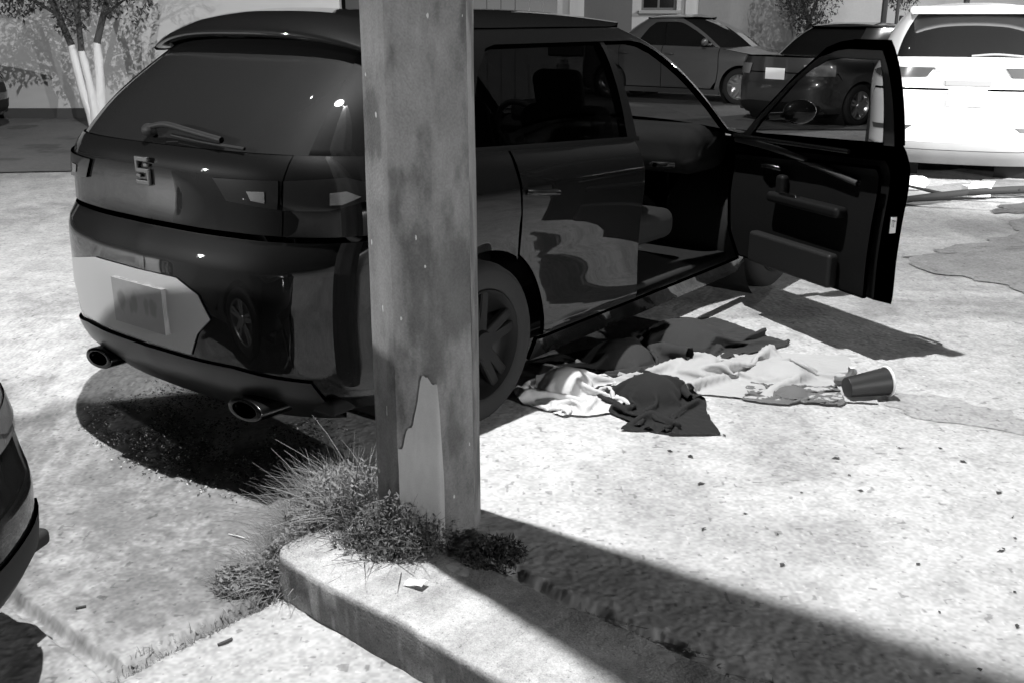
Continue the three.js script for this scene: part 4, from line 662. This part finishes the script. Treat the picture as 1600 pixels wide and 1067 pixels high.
{
  const p = thing('utility_cabinet', 'flat-topped dark cabinet standing under the clipped bush', 'cabinet', V(7.35, 20.2, 0)); meshOf('body', box(0.95, 1.18, 0.5, 0, 0.6, 0, 0.02), G(0.03, 0.6), p); meshOf('lid', box(1.06, 0.07, 0.6, 0, 1.226, 0, 0.02), G(0.05, 0.5), p); meshOf('door', box(0.42, 1.0, 0.02, -0.23, 0.6, 0.26, 0.005), G(0.035, 0.6), p); meshOf('door', box(0.42, 1.0, 0.02, 0.23, 0.6, 0.26, 0.005), G(0.035, 0.6), p);
}

// ------------------------------------------------------------------ cup, cloths, litter
const gy = (x, d) => gh(x, d);
{
  const x = 1.455, d = 3.95, c = thing('drinks_cup', 'tall dark drinks cup with white rim lying on its side near the open door', 'cup', V(x, d, gy(x, d) + 0.061)); c.scale.setScalar(1.1);
  const prof = [[0.0, 0.0], [0.036, 0.0], [0.038, 0.003], [0.053, 0.165], [0.0515, 0.165], [0.0365, 0.005], [0, 0.005]].map(([a, b]) => new THREE.Vector2(a, b));
  const cup = new THREE.LatheGeometry(prof, 36); const ax = new THREE.Quaternion().setFromUnitVectors(new THREE.Vector3(0, 1, 0), new THREE.Vector3(0.97, 0.08, -0.2).normalize()); cup.translate(0, -0.08, 0); cup.applyQuaternion(ax);
  meshOf('cup_body', cup, G(0.02, 0.5, { side: THREE.DoubleSide }), c);
  const rim = new THREE.TorusGeometry(0.0535, 0.0055, 10, 40); rim.rotateX(Math.PI / 2); rim.translate(0, 0.085, 0); rim.applyQuaternion(ax); meshOf('cup_rim', rim, G(0.8, 0.5), c);
  const lid = thing('cup_lid', 'pale torn cup lid leaning against the fallen cup', 'lid', V(x - 0.045, d + 0.12, gy(x, d + 0.1)));
  const lg = new THREE.LatheGeometry([[0, 0.008], [0.03, 0.008], [0.04, 0.02], [0.05, 0.018], [0.053, 0.004]].map(([a, b]) => new THREE.Vector2(a, b)), 28, 0, 4.6); lg.rotateX(-1.0); lg.rotateY(0.4); lg.translate(0, 0.05, 0); meshOf('disc', lg, G(0.75, 0.6, { side: THREE.DoubleSide }), lid);
}
// greyer patch beside the cup, with its own outline
{
  const pts = []; for (let i = 0; i < 140; i++) { const a = i / 140 * 6.283, k = 1 + 1.1 * (fbm(Math.cos(a) * 2.4 + 5, Math.sin(a) * 2.4 + 5, 5, 6) - 0.5); pts.push([1.78 + Math.cos(a) * 0.27 * k, 3.80 + Math.sin(a) * 0.16 * k - 0.15 * Math.cos(a)]); }
  groundPatch(pts, 0.0025, new THREE.MeshStandardMaterial({ map: concreteMap, color: grey(0.72), roughness: 0.8 }), 'cup_patch', 'greyer patch on the concrete beside the fallen cup', 'stain');
}
// a cloth dropped in a heap: a grid of points joined by threads, squeezed together, falling on the ground over a few bulges
function cloth(label, x, d, w, l, turn, bulges, slack, mat, sd) {
  const N = 46, n = N + 1, P = new Float64Array(n * n * 3), Q = new Float64Array(n * n * 3), c = Math.cos(turn), sn = Math.sin(turn), W = w * slack, Lg = l * slack, cons = [];
  for (let j = 0; j < n; j++) for (let i = 0; i < n; i++) {
    const a = i / N - 0.5, b = j / N - 0.5, k = 3 * (j * n + i), q = 1 + 0.5 * (fbm(a * 3 + sd, b * 3 + 5, 3, sd) - 0.5);
    P[k] = a * w * q + 0.06 * (vnoise(a * 7 + sd, b * 7, sd + 1) - 0.5); P[k + 1] = 0.16 + 0.16 * fbm(a * 5 + sd, b * 5 + sd, 3, sd + 2) + 0.02 * vnoise(i * 0.9, j * 0.9, sd); P[k + 2] = b * l * q + 0.06 * (vnoise(a * 7, b * 7 + sd, sd + 3) - 0.5);
    for (const [di, dj, st] of [[1, 0, 1], [0, 1, 1], [1, 1, 0.6], [1, -1, 0.6], [2, 0, 0.25], [0, 2, 0.25]]) { const ii = i + di, jj = j + dj; if (ii < 0 || jj < 0 || ii > N || jj > N) continue; cons.push([k, 3 * (jj * n + ii), Math.hypot(di * W / N, dj * Lg / N), st]); }
  }
  Q.set(P);
  for (let step = 0; step < 170; step++) {
    for (let k = 0; k < P.length; k++) { const v = (P[k] - Q[k]) * 0.93; Q[k] = P[k]; P[k] += v; if (k % 3 === 1) P[k] -= 0.0011; }
    for (let it = 0; it < 7; it++) {
      for (const [a, b, r, st] of cons) { const dx = P[b] - P[a], dy = P[b + 1] - P[a + 1], dz = P[b + 2] - P[a + 2], len = Math.hypot(dx, dy, dz) || 1e-9, f = 0.5 * st * (len - r) / len; P[a] += dx * f; P[a + 1] += dy * f; P[a + 2] += dz * f; P[b] -= dx * f; P[b + 1] -= dy * f; P[b + 2] -= dz * f; }
      for (let k = 0; k < P.length; k += 3) {
        for (const [bx, by, bz, br] of bulges) { const ex = P[k] - bx, ey = P[k + 1] - by, ez = P[k + 2] - bz, e = Math.hypot(ex, ey, ez); if (e < br) { const f = br / (e || 1e-6); P[k] = bx + ex * f; P[k + 1] = by + ey * f; P[k + 2] = bz + ez * f; } }
        const fl = 0.007 + 0.004 * hash2(k, 1, sd); if (P[k + 1] < fl) { P[k + 1] = fl; P[k] = lerp(P[k], Q[k], 0.6); P[k + 2] = lerp(P[k + 2], Q[k + 2], 0.6); }
      }
    }
  }
  const pos = [], uv = [], idx = [], M = N * 2, m = M + 1; // refine once
  const at = (i, j, o) => P[3 * (j * n + i) + o];
  for (let j = 0; j < m; j++) for (let i = 0; i < m; i++) {
    const i0 = i >> 1, j0 = j >> 1, i1 = i0 + (i & 1), j1 = j0 + (j & 1), g = (o) => (at(i0, j0, o) + at(i1, j0, o) + at(i0, j1, o) + at(i1, j1, o)) / 4;
    const X = g(0), Y = g(1), Z = g(2), wx = x + X * c - Z * sn, wd = d + X * sn + Z * c; pos.push(wx, gh(wx, wd) + Y, -wd); uv.push(i / M * w, j / M * l);
  }
  for (let j = 0; j < M; j++) for (let i = 0; i < M; i++) { const a = j * m + i; idx.push(a, a + 1, a + m, a + 1, a + m + 1, a + m); }
  const g = new THREE.BufferGeometry(); g.setAttribute('position', new THREE.Float32BufferAttribute(pos, 3)); g.setAttribute('uv', new THREE.Float32BufferAttribute(uv, 2)); g.setIndex(idx); g.computeVertexNormals();
  return tag(meshOf('crumpled_cloth', g, mat), label, 'cloth');
}
const fab = (v) => new THREE.MeshPhysicalMaterial({ color: grey(v), roughness: 0.95, sheen: 0.3, sheenRoughness: 0.6, side: THREE.DoubleSide, bumpMap: concreteBump, bumpScale: 0.001 });
cloth('pale crumpled cloth lying on the concrete below the open door', 0.98, 4.22, 0.90, 0.54, -0.10, [[-0.15, -0.14, 0.02, 0.20], [0.2, -0.16, 0.02, 0.22]], 1.28, fab(0.42), 5);
cloth('white crumpled cloth on the ground by the hatchback rear door', 0.24, 4.02, 0.40, 0.46, 0.5, [[0, -0.02, 0.03, 0.12]], 1.5, fab(0.6), 7);
cloth('black crumpled cloth between the two pale cloths', 0.57, 3.88, 0.34, 0.56, 0.1, [[0, -0.02, 0.05, 0.13]], 1.5, fab(0.012), 12);
cloth('dark grey crumpled cloth against the hatchback sill', 0.70, 4.54, 1.0, 0.46, 0.62, [[-0.24, -0.10, 0.02, 0.20], [0.2, -0.12, 0.04, 0.24]], 1.35, fab(0.03), 17);
cloth('small grey folded cloth beside the fallen cup', 1.16, 3.98, 0.34, 0.24, -0.2, [[0, -0.05, 0, 0.09]], 1.3, fab(0.13), 21);
{ // leaf scraps and pebbles over the bright concrete, by pixel of the photograph un-projected to the ground
  const px = [[1075, 713], [1042, 705], [1330, 743], [1312, 716], [1160, 802], [1216, 837], [1100, 825], [1432, 883], [1350, 768], [1582, 808], [1590, 842], [1558, 772], [1570, 860], [1588, 925], [1590, 975], [1470, 958], [1225, 880], [1530, 1045], [1402, 700], [1130, 680], [1500, 720], [1090, 757], [1250, 770], [1470, 700]];
  const cp = Math.cos(0.308), sp = Math.sin(0.308); let i = 0;
  for (const [u, v] of px) {
    const a = (u - 800) / 1600, b = -(v - 533.5) / 1600, dy = b * cp - sp, dz = b * sp + cp, t = -1.5 / dy, x = a * t, d = dz * t; const L = []; const s = 0.006 + 0.009 * hash2(i, 3, 1);
    leafInto(L, 0, 0.003, 0, s * (1.6 + hash2(i, 7, 2)), s * (0.4 + 0.5 * hash2(i, 9, 2)), -0.06, hash2(i, 1, 5) * 6.28); if (i % 3 === 0) leafInto(L, 0.002, 0.004, 0.001, s * 1.1, s * 0.4, -0.3, hash2(i, 2, 5) * 6.28);
    const m = meshOf('leaf_scrap', bladesGeo(L), new THREE.MeshStandardMaterial({ color: grey(0.05), roughness: 0.9, side: THREE.DoubleSide })); m.position.set(x, gh(x, d), -d); tag(m, 'tiny dark leaf scrap lying on the bright open concrete', 'leaf', 'leaf scraps on the open concrete'); i++;
  }
  const un = (u, v, H) => { const a = (u - 800) / 1600, b = -(v - 533.5) / 1600, dy = b * cp - sp, dz = b * sp + cp, t = (H - 1.5) / dy; return [a * t, dz * t]; };
  const twig = (label, u0, v0, u1, v1, H, r, col) => { const [x0, d0] = un(u0, v0, H), [x1, d1] = un(u1, v1, H); const m = meshOf('twig', tube([V(x0, d0, gh(x0, d0) + r - 0.001), V((x0 + x1) / 2 + 0.004, (d0 + d1) / 2, gh((x0 + x1) / 2, (d0 + d1) / 2) + r + 0.001), V(x1, d1, gh(x1, d1) + r - 0.001)], r, 10, 6), G(col, 0.8)); tag(m, label, 'twig'); };
  twig('pale straw lying on the slab near the kerb weeds', 357, 838, 392, 849, LOW, 0.003, 0.7);
  twig('short dark twig on the slab beside the black car nose', 118, 952, 134, 949, LOW, 0.004, 0.06);
  twig('dark curled twig on the slab below the kerb', 340, 1008, 362, 999, LOW, 0.005, 0.06);
  // scrap of paper on the kerb top
  const [kx, kd] = un(650, 916, 0); const pp = new THREE.PlaneGeometry(0.06, 0.035, 6, 4); const pa = pp.attributes.position; for (let k = 0; k < pa.count; k++) pa.setZ(k, 0.006 * Math.sin(pa.getX(k) * 70) + 0.006 * Math.cos(pa.getY(k) * 90)); pp.rotateX(-Math.PI / 2 + 0.04); pp.rotateY(-0.5); pp.computeVertexNormals(); const pm = meshOf('paper_scrap', pp, G(0.75, 0.8, { side: THREE.DoubleSide })); pm.position.set(kx, 0.012, -kd); tag(pm, 'white scrap of paper on the kerb top at the pole foot', 'paper');
}
groundPatch(wobble([[3.75, 7.95], [4.3, 8.05], [5.6, 8.2], [5.6, 8.75], [4.6, 8.65], [4.1, 8.35]], 0.12, 0.3, 9), 0.008, new THREE.MeshStandardMaterial({ map: concreteMap, color: grey(0.13), roughness: 0.7 }), 'painted_shadow', 'painted shadow patch on the concrete behind the white car', 'stain');  // flat dark layer painted as the shadow of the white car
groundPatch(wobble([[3.2, 8.5], [3.9, 8.75], [5.4, 8.8], [5.6, 9.6], [4.6, 9.7], [3.4, 9.3]], 0.12, 0.3, 19), 0.012, new THREE.MeshStandardMaterial({ map: concreteMap, color: grey(0.4), roughness: 0.9 }), 'dark_patch', 'darker patch of ground under the white car tail', 'ground');  // darker layer on the ground under the car tail
{ // things lying behind the white car
  const br = thing('fallen_branch', 'dark leafless branch lying on the ground under the white car tail', 'branch', V(3.75, 8.6, 0.02));
  meshOf('stem', tube([[-0.75, 0.03, 0.35], [-0.2, 0.05, 0.1], [0.4, 0.06, -0.12], [1.1, 0.05, -0.3]], 0.028, 20, 7), G(0.012, 0.9), br);
  for (const [a, b] of [[[-0.5, 0.04, 0.25], [0.1, 0.1, 0.5]], [[0.1, 0.05, 0], [0.7, 0.12, 0.3]], [[-0.1, 0.05, 0.08], [-0.5, 0.12, -0.2]], [[0.6, 0.05, -0.15], [1.3, 0.1, 0.1]]]) meshOf('side_stem', taper(new THREE.Vector3(...a), new THREE.Vector3(...b), 0.018, 0.006, 6), G(0.012, 0.9), br);
  const bx = thing('carton', 'small white open carton on the ground behind the white car', 'carton', V(3.98, 8.75, 0.012)); meshOf('body', box(0.2, 0.1, 0.14, 0, 0.05, 0, 0.004), G(0.7, 0.8), bx); const fl = box(0.2, 0.004, 0.07, 0, 0, 0.035); fl.rotateX(-0.9); fl.translate(0, 0.101, 0.07); meshOf('flap', fl, G(0.75, 0.8), bx);
  const bg = thing('paper_bag', 'white crushed paper bag beside the open door edge', 'bag', V(3.60, 9.15, 0.012)); const q = new THREE.IcosahedronGeometry(0.1, 3); const p = q.attributes.position; for (let i = 0; i < p.count; i++) { const k = 1 + 0.35 * (fbm(p.getX(i) * 14 + 5, p.getY(i) * 14 + p.getZ(i) * 9 + 5, 3, 2) - 0.5); p.setXYZ(i, p.getX(i) * k * 1.2, Math.max(-0.06, p.getY(i) * k * 0.7), p.getZ(i) * k); } q.translate(0, 0.06, 0); q.computeVertexNormals(); meshOf('crumple', q, G(0.75, 0.85), bg);
}
renderer.render(scene, camera);
